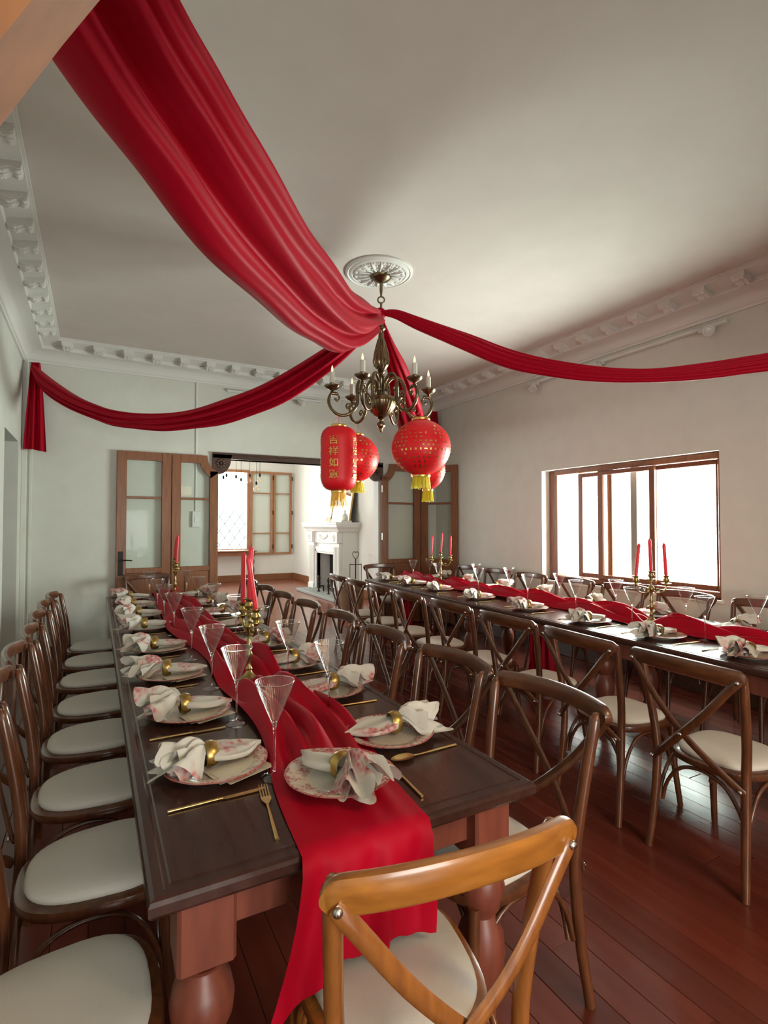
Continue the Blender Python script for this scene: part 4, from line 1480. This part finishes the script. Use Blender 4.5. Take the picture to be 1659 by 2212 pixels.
def lantern(lat, d, zc, r, hh, label, shape, text=None, seed=0, cord_top=2.335, tlen=0.085, tmat='yellow'):
    p = at(lat, d, zc)
    t = thing('paper_lantern', label, 'lantern', p, 0, 'red lanterns below the chandelier')
    rc = 0.30 * r if shape == 'round' else 0.42 * r
    N = 44
    pr = []
    for k in range(N + 1):
        s = -1 + 2 * k / N
        if shape == 'round':
            zz = hh * 0.96 * sin(s * pi / 2 * 0.90) / sin(pi / 2 * 0.90)
            rr_ = r * cos(s * pi / 2 * 0.90)
            rr_ = max(rc, rr_)
        else:
            zz = hh * 0.95 * s
            e = max(0, (abs(s) - 0.60) / 0.40)
            rr_ = rc + (r - rc) * sqrt(max(0, 1 - e ** 2.1))
        rr_ += 0.0012 * (1 if k % 2 else -1)
        pr.append((rr_, zz))
    obj('silk_shell', G().lathe(pr, 48, caps=True).mesh('silk_shell', 'lantern', 60), t)
    zt = pr[-1][1]
    for nm, s in (('top_cap', 1), ('bottom_cap', -1)):
        obj(nm, G().lathe([(rc * 1.02, min(s * zt, s * (zt + 0.016))), (rc * 1.06, s * zt + s * 0.008), (rc * 1.02, max(s * zt, s * (zt + 0.016)))], 32).mesh(nm, 'foil', 40), t)
    top = cord_top - zc
    obj('cord', G().tube([(0.0, 0, zt), (0, 0, max(zt + 0.02, top))], 0.0015, 6).tube([(-rc * 0.9, 0, zt + 0.016), (0, 0, max(zt + 0.02, top))], 0.001, 5).tube([(rc * 0.9, 0, zt + 0.016), (0, 0, max(zt + 0.02, top))], 0.001, 5).mesh('cord', 'lantern', 60), t)
    fringe(rc * 0.92, -zt - 0.014, tlen, 46, tmat, t, seed)

    def radius(z):
        for i in range(N):
            if pr[i][1] <= z <= pr[i + 1][1]:
                f = (z - pr[i][1]) / (pr[i + 1][1] - pr[i][1] + 1e-9)
                return pr[i][0] * (1 - f) + pr[i + 1][0] * f
        return rc
    if text:
        for (az, tx, size) in text:
            n = len(tx)
            for k, chx in enumerate(tx):
                cu = bpy.data.curves.new('character', 'FONT')
                cu.body = chx
                cu.align_x = 'CENTER'
                cu.offset = 0.012
                o = bpy.data.objects.new('character', cu)
                COL.objects.link(o)
                bpy.context.view_layer.update()
                ev = o.evaluated_get(bpy.context.evaluated_depsgraph_get())
                m = ev.to_mesh()
                vs = [v.co.copy() for v in m.vertices]
                fs = [tuple(pp.vertices) for pp in m.polygons]
                ev.to_mesh_clear()
                bpy.data.objects.remove(o)
                bpy.data.curves.remove(cu)
                if not vs:
                    continue
                x0, x1 = min(v.x for v in vs), max(v.x for v in vs)
                y0, y1 = min(v.y for v in vs), max(v.y for v in vs)
                g = G()
                out = []
                for v in vs:
                    lx = (v.x - (x0 + x1) / 2) * size * 1.06
                    lz = (v.y - (y0 + y1) / 2) * size * 0.95 + ((n - 1) / 2 - k) * size * 1.16
                    rad = radius(lz) + 0.0032
                    aa = az + lx / r
                    out.append((rad * cos(aa), rad * sin(aa), lz))
                g.add(out, fs)
                obj('gold_character', g.mesh('gold_character', 'foil', 0), t)
    else:
        rr = random.Random(seed)
        g = G()
        rowsn = 11
        for j in range(rowsn):
            z = hh * (-0.72 + 1.36 * j / (rowsn - 1))
            rad = radius(z) + 0.003
            m = int(2 * pi * rad / 0.036)
            for k in range(m):
                if rr.random() < 0.38:
                    continue
                a = 2 * pi * (k + 0.5 * (j % 2)) / m
                w, h_ = rr.choice(((0.009, 0.004), (0.005, 0.008), (0.007, 0.007), (0.011, 0.003)))
                q = []
                for (sx, sz) in ((-1, -1), (1, -1), (1, 1), (-1, 1)):
                    zz = z + sz * h_
                    ra = radius(zz) + 0.0035
                    aa = a + sx * w / ra
                    q.append((ra * cos(aa), ra * sin(aa), zz))
                g.add(q, [(0, 1, 2, 3)])
        o = obj('gold_pattern', g.mesh('gold_pattern', 'foil', 0), t)
        o['kind'] = 'stuff'
    return t


tocam = atan2(-FWD.y, -FWD.x)
lantern(-0.352, 4.10, 1.995, 0.140, 0.262, 'tall red lantern with four gold characters, left below the chandelier', 'tall',
        [(tocam - 0.20, '吉祥如意', 0.074), (tocam + 1.15, '吉祥如意', 0.074), (tocam - 1.7, '吉祥如意', 0.074), (tocam + 2.7, '吉祥如意', 0.074)], 3, tlen=0.115, tmat='foil')
lantern(0.276, 3.92, 2.055, 0.219, 0.212, 'largest round red lantern with gold specks, front right below the chandelier', 'round', None, 5)
lantern(-0.225, 4.46, 2.045, 0.180, 0.200, 'round red lantern half hidden behind the tall lantern', 'round', None, 8)
lantern(0.350, 4.225, 1.925, 0.140, 0.165, 'small round red lantern peeking out below the largest lantern', 'round', None, 12, cord_top=2.372)


# ================================================================== CEILING DRAPES
def drape(name, label, E, spec, tail=None, seed=1, thick=0.06, folds=5.0, nl=110):
    """swag from the chandelier to E; spec rows: (t, z, offset, half offset, half height)"""
    rr = random.Random(seed)
    ph = [rr.uniform(0, 6.28) for _ in range(8)]
    C = Vector((CC.x, CC.y, 0))
    D = Vector((E[0], E[1], 0)) - C
    L = D.length
    D.normalize()
    N = Vector((-D.y, D.x, 0))
    pts = smooth_path([(s[0], s[1], s[2]) for s in spec], 12)
    hv = smooth_path([(s[0], s[3], s[4]) for s in spec], 12)
    m = len(pts) - 1
    t = thing(name, label, 'drape', (C.x, C.y, 0))

    def fn(u, v):
        i = u * m
        i0 = min(int(i), m - 1)
        f = i - i0
        a = pts[i0] * (1 - f) + pts[i0 + 1] * f
        b = hv[i0] * (1 - f) + hv[i0 + 1] * f
        c = D * (a.x * L) + N * a.z + Vector((0, 0, a.y))
        H = N * b.y + Vector((0, 0, b.z))
        hl = H.length
        # direction across the thickness: horizontal-ish normal to H inside the section plane
        W = N * b.z - Vector((0, 0, b.y))
        if W.length > 1e-6:
            W.normalize()
        an = 2 * pi * v
        s = cos(an)
        side = sin(an)
        th = thick * min(1.0, hl / 0.09) * (0.45 + 0.55 * min(1, hl / 0.1))
        crease = 1 - 2 * abs(sin(folds * s * 1.15 + ph[0] + 0.9 * sin(a.x * 3.5 + ph[3]))) ** 0.75
        rip = -0.95 * crease + 0.3 * sin(folds * s * 2.2 + ph[0] + 1.6 * sin(a.x * 5 + ph[3])) + 0.32 * sin(folds * s * 3.9 + ph[1] - 1.1 * a.x * 4) + 0.2 * sin(folds * s * 6.7 + ph[2] + a.x * 3)
        amp = 0.50 * th * (1 - s * s * 0.6)
        off = side * th + (amp * rip if side > 0 else -amp * (-0.95 * (1 - 2 * abs(sin(folds * s * 1.3 + ph[4] + 1.2 * sin(a.x * 4 + ph[5]))) ** 0.75) + 0.4 * sin(folds * s * 2.6 + ph[4] + 2 * a.x)))
        return c + H * (s * (1 + 0.03 * sin(9 * a.x * L + ph[6]))) + W * off
    obj('swag', G().grid(fn, nl, 88, True).mesh('swag', 'red', 180), t)
    if tail:
        (tx, ty_, z0, z1, w0, w1, dirx, diry) = tail

        def tf(u, v):
            w = w0 + (w1 - w0) * u ** 0.8
            q = (v - 0.5) * w
            k = 0.022 * (0.4 + 0.6 * u) * sin(19 * (v - 0.5) + ph[7]) + 0.01 * sin(33 * v + 2 * u)
            return (tx - C.x + dirx * q - diry * k, ty_ - C.y + diry * q + dirx * k, z0 + (z1 - z0) * u + 0.012 * sin(5 * v) * u)
        obj('hanging_tail', G().grid(tf, 24, 40).mesh('hanging_tail', 'red', 180), t)
    return t


drape('red_drape', 'red fabric swag from the chandelier to the far left corner with hanging tail', (-0.64, 6.83),
      [(0.0, 3.16, 0, 0.015, 0.025), (0.04, 3.03, 0, 0.03, 0.055), (0.12, 2.835, 0, 0.04, 0.095), (0.23, 2.63, 0, 0.04, 0.105), (0.346, 2.51, 0, 0.04, 0.10), (0.447, 2.458, 0, 0.03, 0.085), (0.555, 2.455, 0, 0.03, 0.075),
       (0.686, 2.53, 0, 0.03, 0.075), (0.763, 2.625, 0, 0.03, 0.078), (0.845, 2.76, 0, 0.03, 0.085), (0.931, 2.96, 0, 0.03, 0.09), (0.985, 3.16, 0, 0.02, 0.05)],
      tail=(-0.595, 6.80, 3.24, 2.285, 0.085, 0.235, 0.95, -0.30), seed=3)
drape('red_drape', 'red fabric swag from the chandelier towards the near right corner', (4.6, 0.45),
      [(0.0, 3.16, 0, 0.015, 0.02), (0.03, 3.13, 0, 0.02, 0.04), (0.075, 3.03, 0, 0.03, 0.055), (0.161, 2.845, 0, 0.03, 0.070), (0.242, 2.672, 0, 0.03, 0.072), (0.318, 2.565, 0, 0.03, 0.062), (0.39, 2.494, 0, 0.03, 0.052), (0.457, 2.457, 0, 0.03, 0.048),
       (0.52, 2.452, 0, 0.03, 0.052), (0.581, 2.464, 0, 0.03, 0.055), (0.64, 2.49, 0, 0.03, 0.062), (0.75, 2.62, 0, 0.03, 0.07), (0.88, 2.88, 0, 0.03, 0.08), (1.0, 3.22, 0, 0.02, 0.05)], seed=5, thick=0.05)
drape('red_drape', 'red fabric swag from the chandelier to the far right corner behind the lanterns', (4.60, 6.80),
      [(0.0, 3.13, 0.0, 0.012, 0.02), (0.05, 2.99, -0.02, 0.05, 0.03), (0.12, 2.83, -0.05, 0.10, 0.04), (0.23, 2.63, -0.05, 0.15, 0.05), (0.35, 2.52, -0.03, 0.16, 0.05), (0.45, 2.47, 0, 0.15, 0.05), (0.56, 2.47, 0, 0.13, 0.05), (0.70, 2.56, 0, 0.12, 0.05),
       (0.82, 2.72, 0, 0.10, 0.05), (0.92, 2.95, 0, 0.08, 0.05), (0.99, 3.20, 0, 0.03, 0.04)], tail=(4.60, 6.80, 3.24, 2.35, 0.08, 0.25, -0.7, 0.7), seed=8, thick=0.04)
drape('red_drape', 'widest red fabric swag, from the chandelier overhead to the upper left', (-0.6, 0.55),
      [(0.0, 3.16, 0.0, 0.01, 0.02), (0.05, 3.07, 0.0, 0.01, 0.035), (0.12, 2.91, 0.0, 0.03, 0.10), (0.21, 2.745, 0.0, 0.06, 0.155), (0.30, 2.635, 0.0, 0.075, 0.160), (0.40, 2.575, 0.0, 0.085, 0.160), (0.50, 2.540, 0.0, 0.085, 0.165), (0.58, 2.532, 0.0, 0.085, 0.165), (0.65, 2.542, 0.0, 0.085, 0.165),
       (0.70, 2.567, 0.0, 0.085, 0.157), (0.76, 2.600, 0.0, 0.085, 0.137), (0.85, 2.73, 0.0, 0.08, 0.13), (0.93, 2.93, 0.0, 0.06, 0.10), (1.0, 3.2, 0.0, 0.03, 0.05)], seed=14, thick=0.075, folds=3.6, nl=150)
# knot where the swags meet
tag(obj('fabric_knot', G().ball((CC.x, CC.y, 3.15), 0.042, 16, 10, 1, 1, 0.9).tube([(CC.x + 0.036 * cos(a_ * 2 * pi / 16), CC.y + 0.036 * sin(a_ * 2 * pi / 16), 3.16 + 0.012 * sin(a_ * 4 * pi / 16)) for a_ in range(16)], 0.016, 8, closed=True).mesh('fabric_knot', 'red', 180)),
    'knot of red fabric gathered round the chandelier stem', 'knot')


# ================================================================== TRACK LIGHTS
def spot_head(par, p, aim):
    d = Vector(aim).normalized()
    rot = d.to_track_quat('Z', 'Y').to_euler()
    s = bpy.data.objects.new('spot_head', None)
    COL.objects.link(s)
    s.parent = par
    s.location = p
    s.rotation_euler = rot
    obj('housing', G().lathe([(0.022, -0.055), (0.030, -0.045), (0.034, 0.0), (0.047, 0.03), (0.050, 0.045), (0.047, 0.047), (0.043, 0.040)], 24, caps=True).mesh('housing', 'white', 50), s)
    g = G().lathe([(0.043, 0.041), (0.0, 0.046)], 24, caps=False)
    for k in range(10):
        a = 2 * pi * k / 10
        g.ball((0.029 * cos(a), 0.029 * sin(a), 0.044), 0.006, 6, 4)
    obj('lens', g.mesh('lens', 'lens', 60), s)
    return s


tr = thing('track_light', 'white three-spot track light below the cornice of the window wall', 'track light', (XR, 0, 0))
obj('rail', G().bbox(-0.045, 0.0, 2.50, 4.85, 3.195, 3.222, 0.003).bbox(-0.03, -0.012, 2.52, 4.83, 3.192, 3.196, 0.001).mesh('rail', 'plastic', 0), tr)
for (yy, zz, aim) in ((2.64, 3.165, (-0.9, -0.75, -0.45)), (3.77, 3.155, (-0.75, -0.45, -0.9)), (4.71, 3.15, (-0.55, -0.25, -1.0))):
    s = spot_head(tr, (-0.075, yy, zz), aim)
    obj('mount', G().bbox(-0.05, -0.02, yy - 0.04, yy + 0.10, 3.172, 3.195, 0.003).tube([(-0.035, yy, 3.18), (-0.07, yy, zz)], 0.011, 8).mesh('mount', 'plastic', 0), tr)
tr2 = thing('track_light', 'white track light with one spot high on the far wall', 'track light', (0, YF, 0))
obj('rail', G().bbox(1.46, 2.75, -0.04, 0, 3.19, 3.217, 0.003).mesh('rail', 'plastic', 0), tr2)
spot_head(tr2, (2.45, -0.07, 3.15), (0.6, -0.7, -0.5))
obj('mount', G().bbox(2.40, 2.52, -0.045, -0.015, 3.165, 3.19, 0.003).tube([(2.45, -0.03, 3.18), (2.45, -0.06, 3.15)], 0.011, 8).mesh('mount', 'plastic', 0), tr2)


# ================================================================== THE ROOM BEYOND
# window and folded shutters
w2 = bpy.data.objects.new('window_2', None)
COL.objects.link(w2)
w2['kind'] = 'structure'
w2['label'] = 'tall bright window with wooden frame in the room beyond'
for b in ((FWX0, FWX0 + 0.06, FWZ0, FWZ1), (FWX1 - 0.06, FWX1, FWZ0, FWZ1), (FWX0 + 0.06, FWX1 - 0.06, FWZ1 - 0.07, FWZ1), (FWX0 + 0.06, FWX1 - 0.06, FWZ0, FWZ0 + 0.05)):
    obj('frame_bar', G().bbox(b[0], b[1], 13.97, 14.06, b[2], b[3], 0.004).mesh('frame_bar', 'shutter_wood', 0), w2)
obj('pane', G().box(FWX0 + 0.06, FWX1 - 0.06, 14.02, 14.026, FWZ0 + 0.05, FWZ1 - 0.07).mesh('pane', 'window_pane', 0), w2)
g = G()
for k in range(9):
    x0 = FWX0 - 0.6 + k * 0.26
    for (xa, xb) in ((x0, x0 + 0.75), (x0 + 0.75, x0)):
        # clip the bar to the window's width
        ts = sorted(((FWX0 + 0.02 - xa) / (xb - xa), (FWX1 - 0.02 - xa) / (xb - xa)))
        t0, t1 = max(0, ts[0]), min(1, ts[1])
        if t1 - t0 > 0.05:
            g.tube([(xa + (xb - xa) * t0, 14.07, 0.80 + 1.05 * t0), (xa + (xb - xa) * t1, 14.07, 0.80 + 1.05 * t1)], 0.008, 5)
obj('diamond_grille', g.mesh('diamond_grille', 'grey_post', 0), w2)


def shutter(x0, x1, label, rz):
    s = thing('window_shutter', label, 'shutter', (x0, 13.955, 0.69), rz, 'glazed shutters in the room beyond')
    w, h = x1 - x0, 2.215
    obj('stile', G().bbox(0, 0.055, -0.018, 0.018, 0, h, 0.003).mesh('stile', 'shutter_wood', 0), s)
    obj('stile', G().bbox(w - 0.055, w, -0.018, 0.018, 0, h, 0.003).mesh('stile', 'shutter_wood', 0), s)
    for z0, z1 in ((0, 0.05), (0.555, 0.583), (1.62, 1.648), (h - 0.055, h)):
        obj('rail', G().bbox(0.055, w - 0.055, -0.016, 0.016, z0, z1, 0.003).mesh('rail', 'shutter_wood', 0), s)
    for z0, z1 in ((0.05, 0.555), (0.583, 1.62), (1.648, h - 0.055)):
        obj('pane', G().box(0.055, w - 0.055, -0.003, 0.003, z0, z1).mesh('pane', 'pane', 0), s)
    for z0 in (0.15, 1.07, 2.0):
        obj('hinge', G().bbox(w - 0.006, w + 0.02, -0.03, -0.012, z0, z0 + 0.11, 0.002).mesh('hinge', 'iron', 0), s)


shutter(3.585, 4.185, 'glazed wooden shutter leaf next to the bright far window', 0)
shutter(4.215, 4.72, 'glazed wooden shutter leaf beside the corner of the room beyond', 0)

# console table below the window
ct = thing('console_table', 'brown console table with turned legs below the far window', 'table', (2.2, 13.42, 0))
obj('table_top', G().bbox(0, 1.42, 0, 0.50, 0.80, 0.83, 0.008).mesh('table_top', 'baseboard', 0), ct)
obj('apron', G().bbox(0.07, 1.35, 0.05, 0.45, 0.70, 0.80, 0.004).mesh('apron', 'baseboard', 0), ct)
LEG2 = G().bbox(-0.035, 0.035, -0.035, 0.035, 0.68, 0.80, 0.004).lathe([(0.02, 0), (0.028, 0.03), (0.018, 0.07), (0.03, 0.2), (0.038, 0.33), (0.024, 0.42), (0.018, 0.45), (0.034, 0.52), (0.036, 0.57), (0.02, 0.63), (0.03, 0.68)], 16).mesh('leg', 'table_side', 40)
for lx in (0.08, 1.34):
    for ly in (0.06, 0.44):
        obj('leg', LEG2, ct, (lx, ly, 0))

# fireplace
fp = thing('fireplace', 'white carved fireplace surround with stepped mantel in the room beyond', 'fireplace', (4.8, 10.78, 0))
FX = -0.44
obj('body', G().box(-0.36, 0, -0.88, -0.52, 0, 1.36).box(-0.36, 0, 0.52, 0.88, 0, 1.36).box(-0.36, 0, -0.52, 0.52, 0.86, 1.36).mesh('body', 'white', 0), fp)
for s in (-1, 1):
    y0, y1 = sorted((s * 0.56, s * 0.86))
    pl = obj('pilaster', G().bbox(FX, -0.36, y0, y1, 0.0, 1.10, 0.006).bbox(FX - 0.02, -0.36, y0 - 0.01, y1 + 0.01, 0.0, 0.16, 0.006).mesh('pilaster', 'white', 0), fp)
    for k in range(4):
        yy = y0 + 0.045 + k * (0.21 / 3)
        obj('flute', G().bbox(FX - 0.012, FX, yy - 0.014, yy + 0.014, 0.2, 1.02, 0.004).mesh('flute', 'white', 0), pl)
    cb = obj('corbel_block', G().bbox(FX - 0.05, -0.36, y0 - 0.012, y1 + 0.012, 1.10, 1.33, 0.008).mesh('corbel_block', 'white', 0), fp)
    g = G()
    for k in range(6):
        a = 2 * pi * k / 6
        g.ball((FX - 0.052, (y0 + y1) / 2 + 0.05 * cos(a), 1.215 + 0.05 * sin(a)), 0.028, 8, 5, 0.5, 1, 1)
    obj('carved_rosette', g.mesh('carved_rosette', 'white', 60), cb)
obj('frieze', G().bbox(FX + 0.03, -0.36, -0.56, 0.56, 1.08, 1.33, 0.006).bbox(FX + 0.01, -0.36, -0.40, 0.40, 1.13, 1.30, 0.006).mesh('frieze', 'white', 0), fp)
g = G()
for k in range(9):
    yy = -0.22 + 0.055 * k
    g.ball((FX + 0.005, yy, 1.20 - 0.04 * cos((k - 4) * 0.5) + 0.03), 0.032, 8, 5, 0.5, 0.9, 1.1)
obj('carved_garland', g.mesh('carved_garland', 'white', 60), fp)
for k, (a, b_, z1) in enumerate(((0.52, 0.10, 1.0), (0.50, 0.06, 0.95))):
    d = FX + 0.04 + 0.02 * k
    g = G().bbox(d, -0.30, -0.60 + 0.02 * k, -0.50 - 0.0 * k, 0, 0.93, 0.005).bbox(d, -0.30, 0.50, 0.60 - 0.02 * k, 0, 0.93, 0.005).bbox(d, -0.30, -0.60, 0.60, 0.85 + 0.04 * (1 - k), 0.97 + 0.03 * (1 - k), 0.005)
    obj('opening_moulding', g.mesh('opening_moulding', 'white', 0), fp)
obj('firebox', G().box(-0.06, -0.01, -0.52, 0.52, 0.06, 0.9).box(-0.3, -0.06, -0.52, 0.52, 0.84, 0.87).mesh('firebox', 'black', 0), fp)
mp_ = [(-0.46, 1.33), (-0.48, 1.35), (-0.50, 1.39), (-0.53, 1.42), (-0.55, 1.44), (-0.55, 1.48), (-0.57, 1.485), (-0.57, 1.53), (0, 1.53), (0, 1.33)]
g = G()
vs_, fs_ = [], []
ring = mp_[:8]
for (px, pz) in ring:
    e = -px - 0.46
    vs_ += [(px, -0.90 - e, pz), (px, 0.90 + e, pz), (0, 0.90 + e, pz), (0, -0.90 - e, pz)]
for j in range(len(ring) - 1):
    for i in range(4):
        a, b_ = j * 4 + i, j * 4 + (i + 1) % 4
        fs_.append((a, a + 4, b_ + 4, b_))
fs_.append(tuple(range(len(vs_) - 4, len(vs_)))[::-1])
fs_.append((0, 1, 2, 3))
obj('mantel_shelf', g.add(vs_, fs_).mesh('mantel_shelf', 'white', 0), fp)
tag(obj('hearth_slab', G().bbox(4.0, 4.44, 9.33, 11.50, 0, 0.06, 0.008).mesh('hearth_slab', 'stone', 0)), 'grey stone hearth slab in front of the fireplace', 'hearth')

# things on the mantel
mir = thing('mantel_mirror', 'gilt framed mirror leaning on the mantel', 'mirror', (4.60, 10.45, 1.532))
mir.rotation_euler = (0, radians(9), 0)
w, h, fw = 0.52, 0.85, 0.07
for b in ((-w, -w + fw, 0, h), (w - fw, w, 0, h), (-w + fw, w - fw, 0, fw), (-w + fw, w - fw, h - fw, h)):
    obj('frame_bar', G().bbox(-0.02, 0.02, b[0], b[1], b[2], b[3], 0.006).mesh('frame_bar', 'gold_frame', 0), mir)
obj('mirror_glass', G().box(-0.004, 0.004, -w + fw, w - fw, fw, h - fw).mesh('mirror_glass', 'mirror', 0), mir)
bk = thing('book', 'pale book lying on the mantel under the bottle', 'book', (4.50, 9.93, 1.531))
obj('cover', G().bbox(-0.12, 0.12, -0.085, 0.085, 0, 0.006, 0.002).bbox(-0.12, 0.12, -0.085, 0.085, 0.030, 0.036, 0.002).bbox(-0.12, 0.12, 0.08, 0.086, 0.004, 0.032, 0.001).mesh('cover', 'sleeve', 0), bk)
obj('pages', G().box(-0.115, 0.115, -0.08, 0.08, 0.006, 0.030).mesh('pages', 'white', 0), bk)
tag(obj('stoneware_bottle', G().lathe([(0.05, 0), (0.062, 0.01), (0.064, 0.10), (0.05, 0.13), (0.022, 0.15), (0.018, 0.20), (0.024, 0.215), (0.02, 0.22)], 20).mesh('stoneware_bottle', 'sleeve', 50), None, (4.50, 9.93, 1.567)), 'cream bottle vase standing on the mantel', 'vase')
pf = thing('photo_frame', 'small gilt picture frame at the foot of the mirror', 'frame', (4.38, 10.55, 1.531))
pf.rotation_euler = (0, radians(14), 0)
obj('frame', G().bbox(-0.008, 0.008, -0.11, 0.11, 0, 0.025, 0.003).bbox(-0.008, 0.008, -0.11, 0.11, 0.105, 0.13, 0.003).bbox(-0.008, 0.008, -0.11, -0.085, 0.025, 0.105, 0.003).bbox(-0.008, 0.008, 0.085, 0.11, 0.025, 0.105, 0.003).mesh('frame', 'gold_frame', 0), pf)
obj('picture', G().box(-0.004, 0.004, -0.085, 0.085, 0.025, 0.105).mesh('picture', 'card', 0), pf)

# fire irons, andirons, log basket
ft = thing('fire_tools', 'black iron fire tool stand beside the fireplace', 'fire tools', (4.50, 9.42, 0))
obj('stand', G().lathe([(0.11, 0), (0.11, 0.015), (0.03, 0.03), (0.012, 0.05), (0.010, 0.80), (0.014, 0.82)], 16).tube([(-0.10, 0.05, 0.70), (0.10, -0.05, 0.70)], 0.007, 6).mesh('stand', 'iron', 40), ft)
obj('heart_handle', G().tube(smooth_path([(0, 0, 0.80), (-0.045, 0.02, 0.87), (-0.05, 0.025, 0.93), (-0.02, 0.01, 0.955), (0, 0, 0.93), (0.02, -0.01, 0.955), (0.05, -0.025, 0.93), (0.045, -0.02, 0.87), (0, 0, 0.80)], 5), 0.007, 6).mesh('heart_handle', 'iron', 60), ft)
obj('poker', G().tube([(-0.10, 0.05, 0.72), (-0.10, 0.05, 0.08)], 0.006, 6).mesh('poker', 'iron', 60), ft)
obj('shovel', G().tube([(0.10, -0.05, 0.72), (0.10, -0.05, 0.22)], 0.006, 6).bbox(0.05, 0.15, -0.056, -0.044, 0.06, 0.22, 0.003).mesh('shovel', 'iron', 40), ft)
AND = G().lathe([(0.035, 0.0), (0.02, 0.03), (0.014, 0.10), (0.03, 0.16), (0.016, 0.22), (0.03, 0.27), (0.036, 0.30), (0.02, 0.335), (0.0, 0.345)], 14).mesh('post', 'iron', 50)
for nm, yy in (('far', 10.62), ('near', 10.08)):
    a = thing('andiron', 'black iron andiron on the hearth, the %s one of two' % ('farther' if nm == 'far' else 'nearer'), 'andiron', (4.20, yy, 0.061), 0, 'andirons')
    obj('post', AND, a)
    obj('bar', G().bbox(0.0, 0.125, -0.012, 0.012, 0.10, 0.125, 0.003).bbox(0.10, 0.124, -0.012, 0.012, 0.0, 0.10, 0.002).mesh('bar', 'iron', 0), a)
lb = thing('log_basket', 'round brown wicker log basket near the fireplace', 'basket', (3.96, 8.45, 0))
obj('basket_wall', G().lathe([(0.17, 0.0), (0.20, 0.12), (0.215, 0.25), (0.21, 0.36), (0.22, 0.375), (0.20, 0.38), (0.195, 0.25), (0.16, 0.02), (0.0, 0.02)], 40, mod=lambda a, z: 0.02 * cos(20 * a), caps=False).mesh('basket_wall', 'wicker', 60), lb)
for k in range(5):
    a = 2 * pi * k / 5
    obj('log', G().tube([(0.09 * cos(a), 0.09 * sin(a), 0.03), (0.11 * cos(a), 0.11 * sin(a), 0.42 + 0.02 * k)], 0.045, 10).mesh('log', 'wicker', 40), lb)

# bulbs hanging in the room beyond
BULB = G().lathe([(0.012, 0.062), (0.016, 0.05), (0.034, 0.028), (0.046, 0.0), (0.044, -0.018), (0.030, -0.038), (0.0, -0.048)], 18, caps=False).mesh('globe', 'bulb_glass', 60)
FIL = G().tube(smooth_path([(0, 0, 0.03), (-0.014, 0, 0.01), (-0.012, 0, -0.012), (0, 0, -0.022), (0.012, 0, -0.012), (0.014, 0, 0.01), (0, 0, 0.03)], 4), 0.0022, 5).mesh('filament', 'warm_bulb', 60)
SOC = G().lathe([(0.014, 0.060), (0.017, 0.065), (0.017, 0.105), (0.010, 0.115)], 12).mesh('bulb_socket', 'iron', 40)
for k, (zx, zy, d) in enumerate(((432, 255, 9.0), (495, 328, 8.8), (527, 250, 9.2), (212, 250, 9.4), (303, 265, 9.1), (350, 292, 9.3), (183, 272, 8.9))):
    u, v = 440 + zx * 380 / 1659, 980 + zy * 380 / 1659
    p = at((u - 829.5) * d / 1142, d, 1.48 + (1134 - v) * d / 1142)
    b = thing('pendant_bulb', 'bare globe bulb on a black cord beyond the opening, %s from the left' % ORD[(4, 5, 6, 1, 2, 3, 0)[k]], 'pendant bulb', p, 0, 'pendant bulbs in the room beyond')
    obj('globe', BULB, b)
    obj('filament', FIL, b)
    obj('bulb_socket', SOC, b)
    obj('cord', G().tube([(0, 0, 0.11), (0, 0, 3.42 - p.z)], 0.003, 6).mesh('cord', 'iron', 60), b)
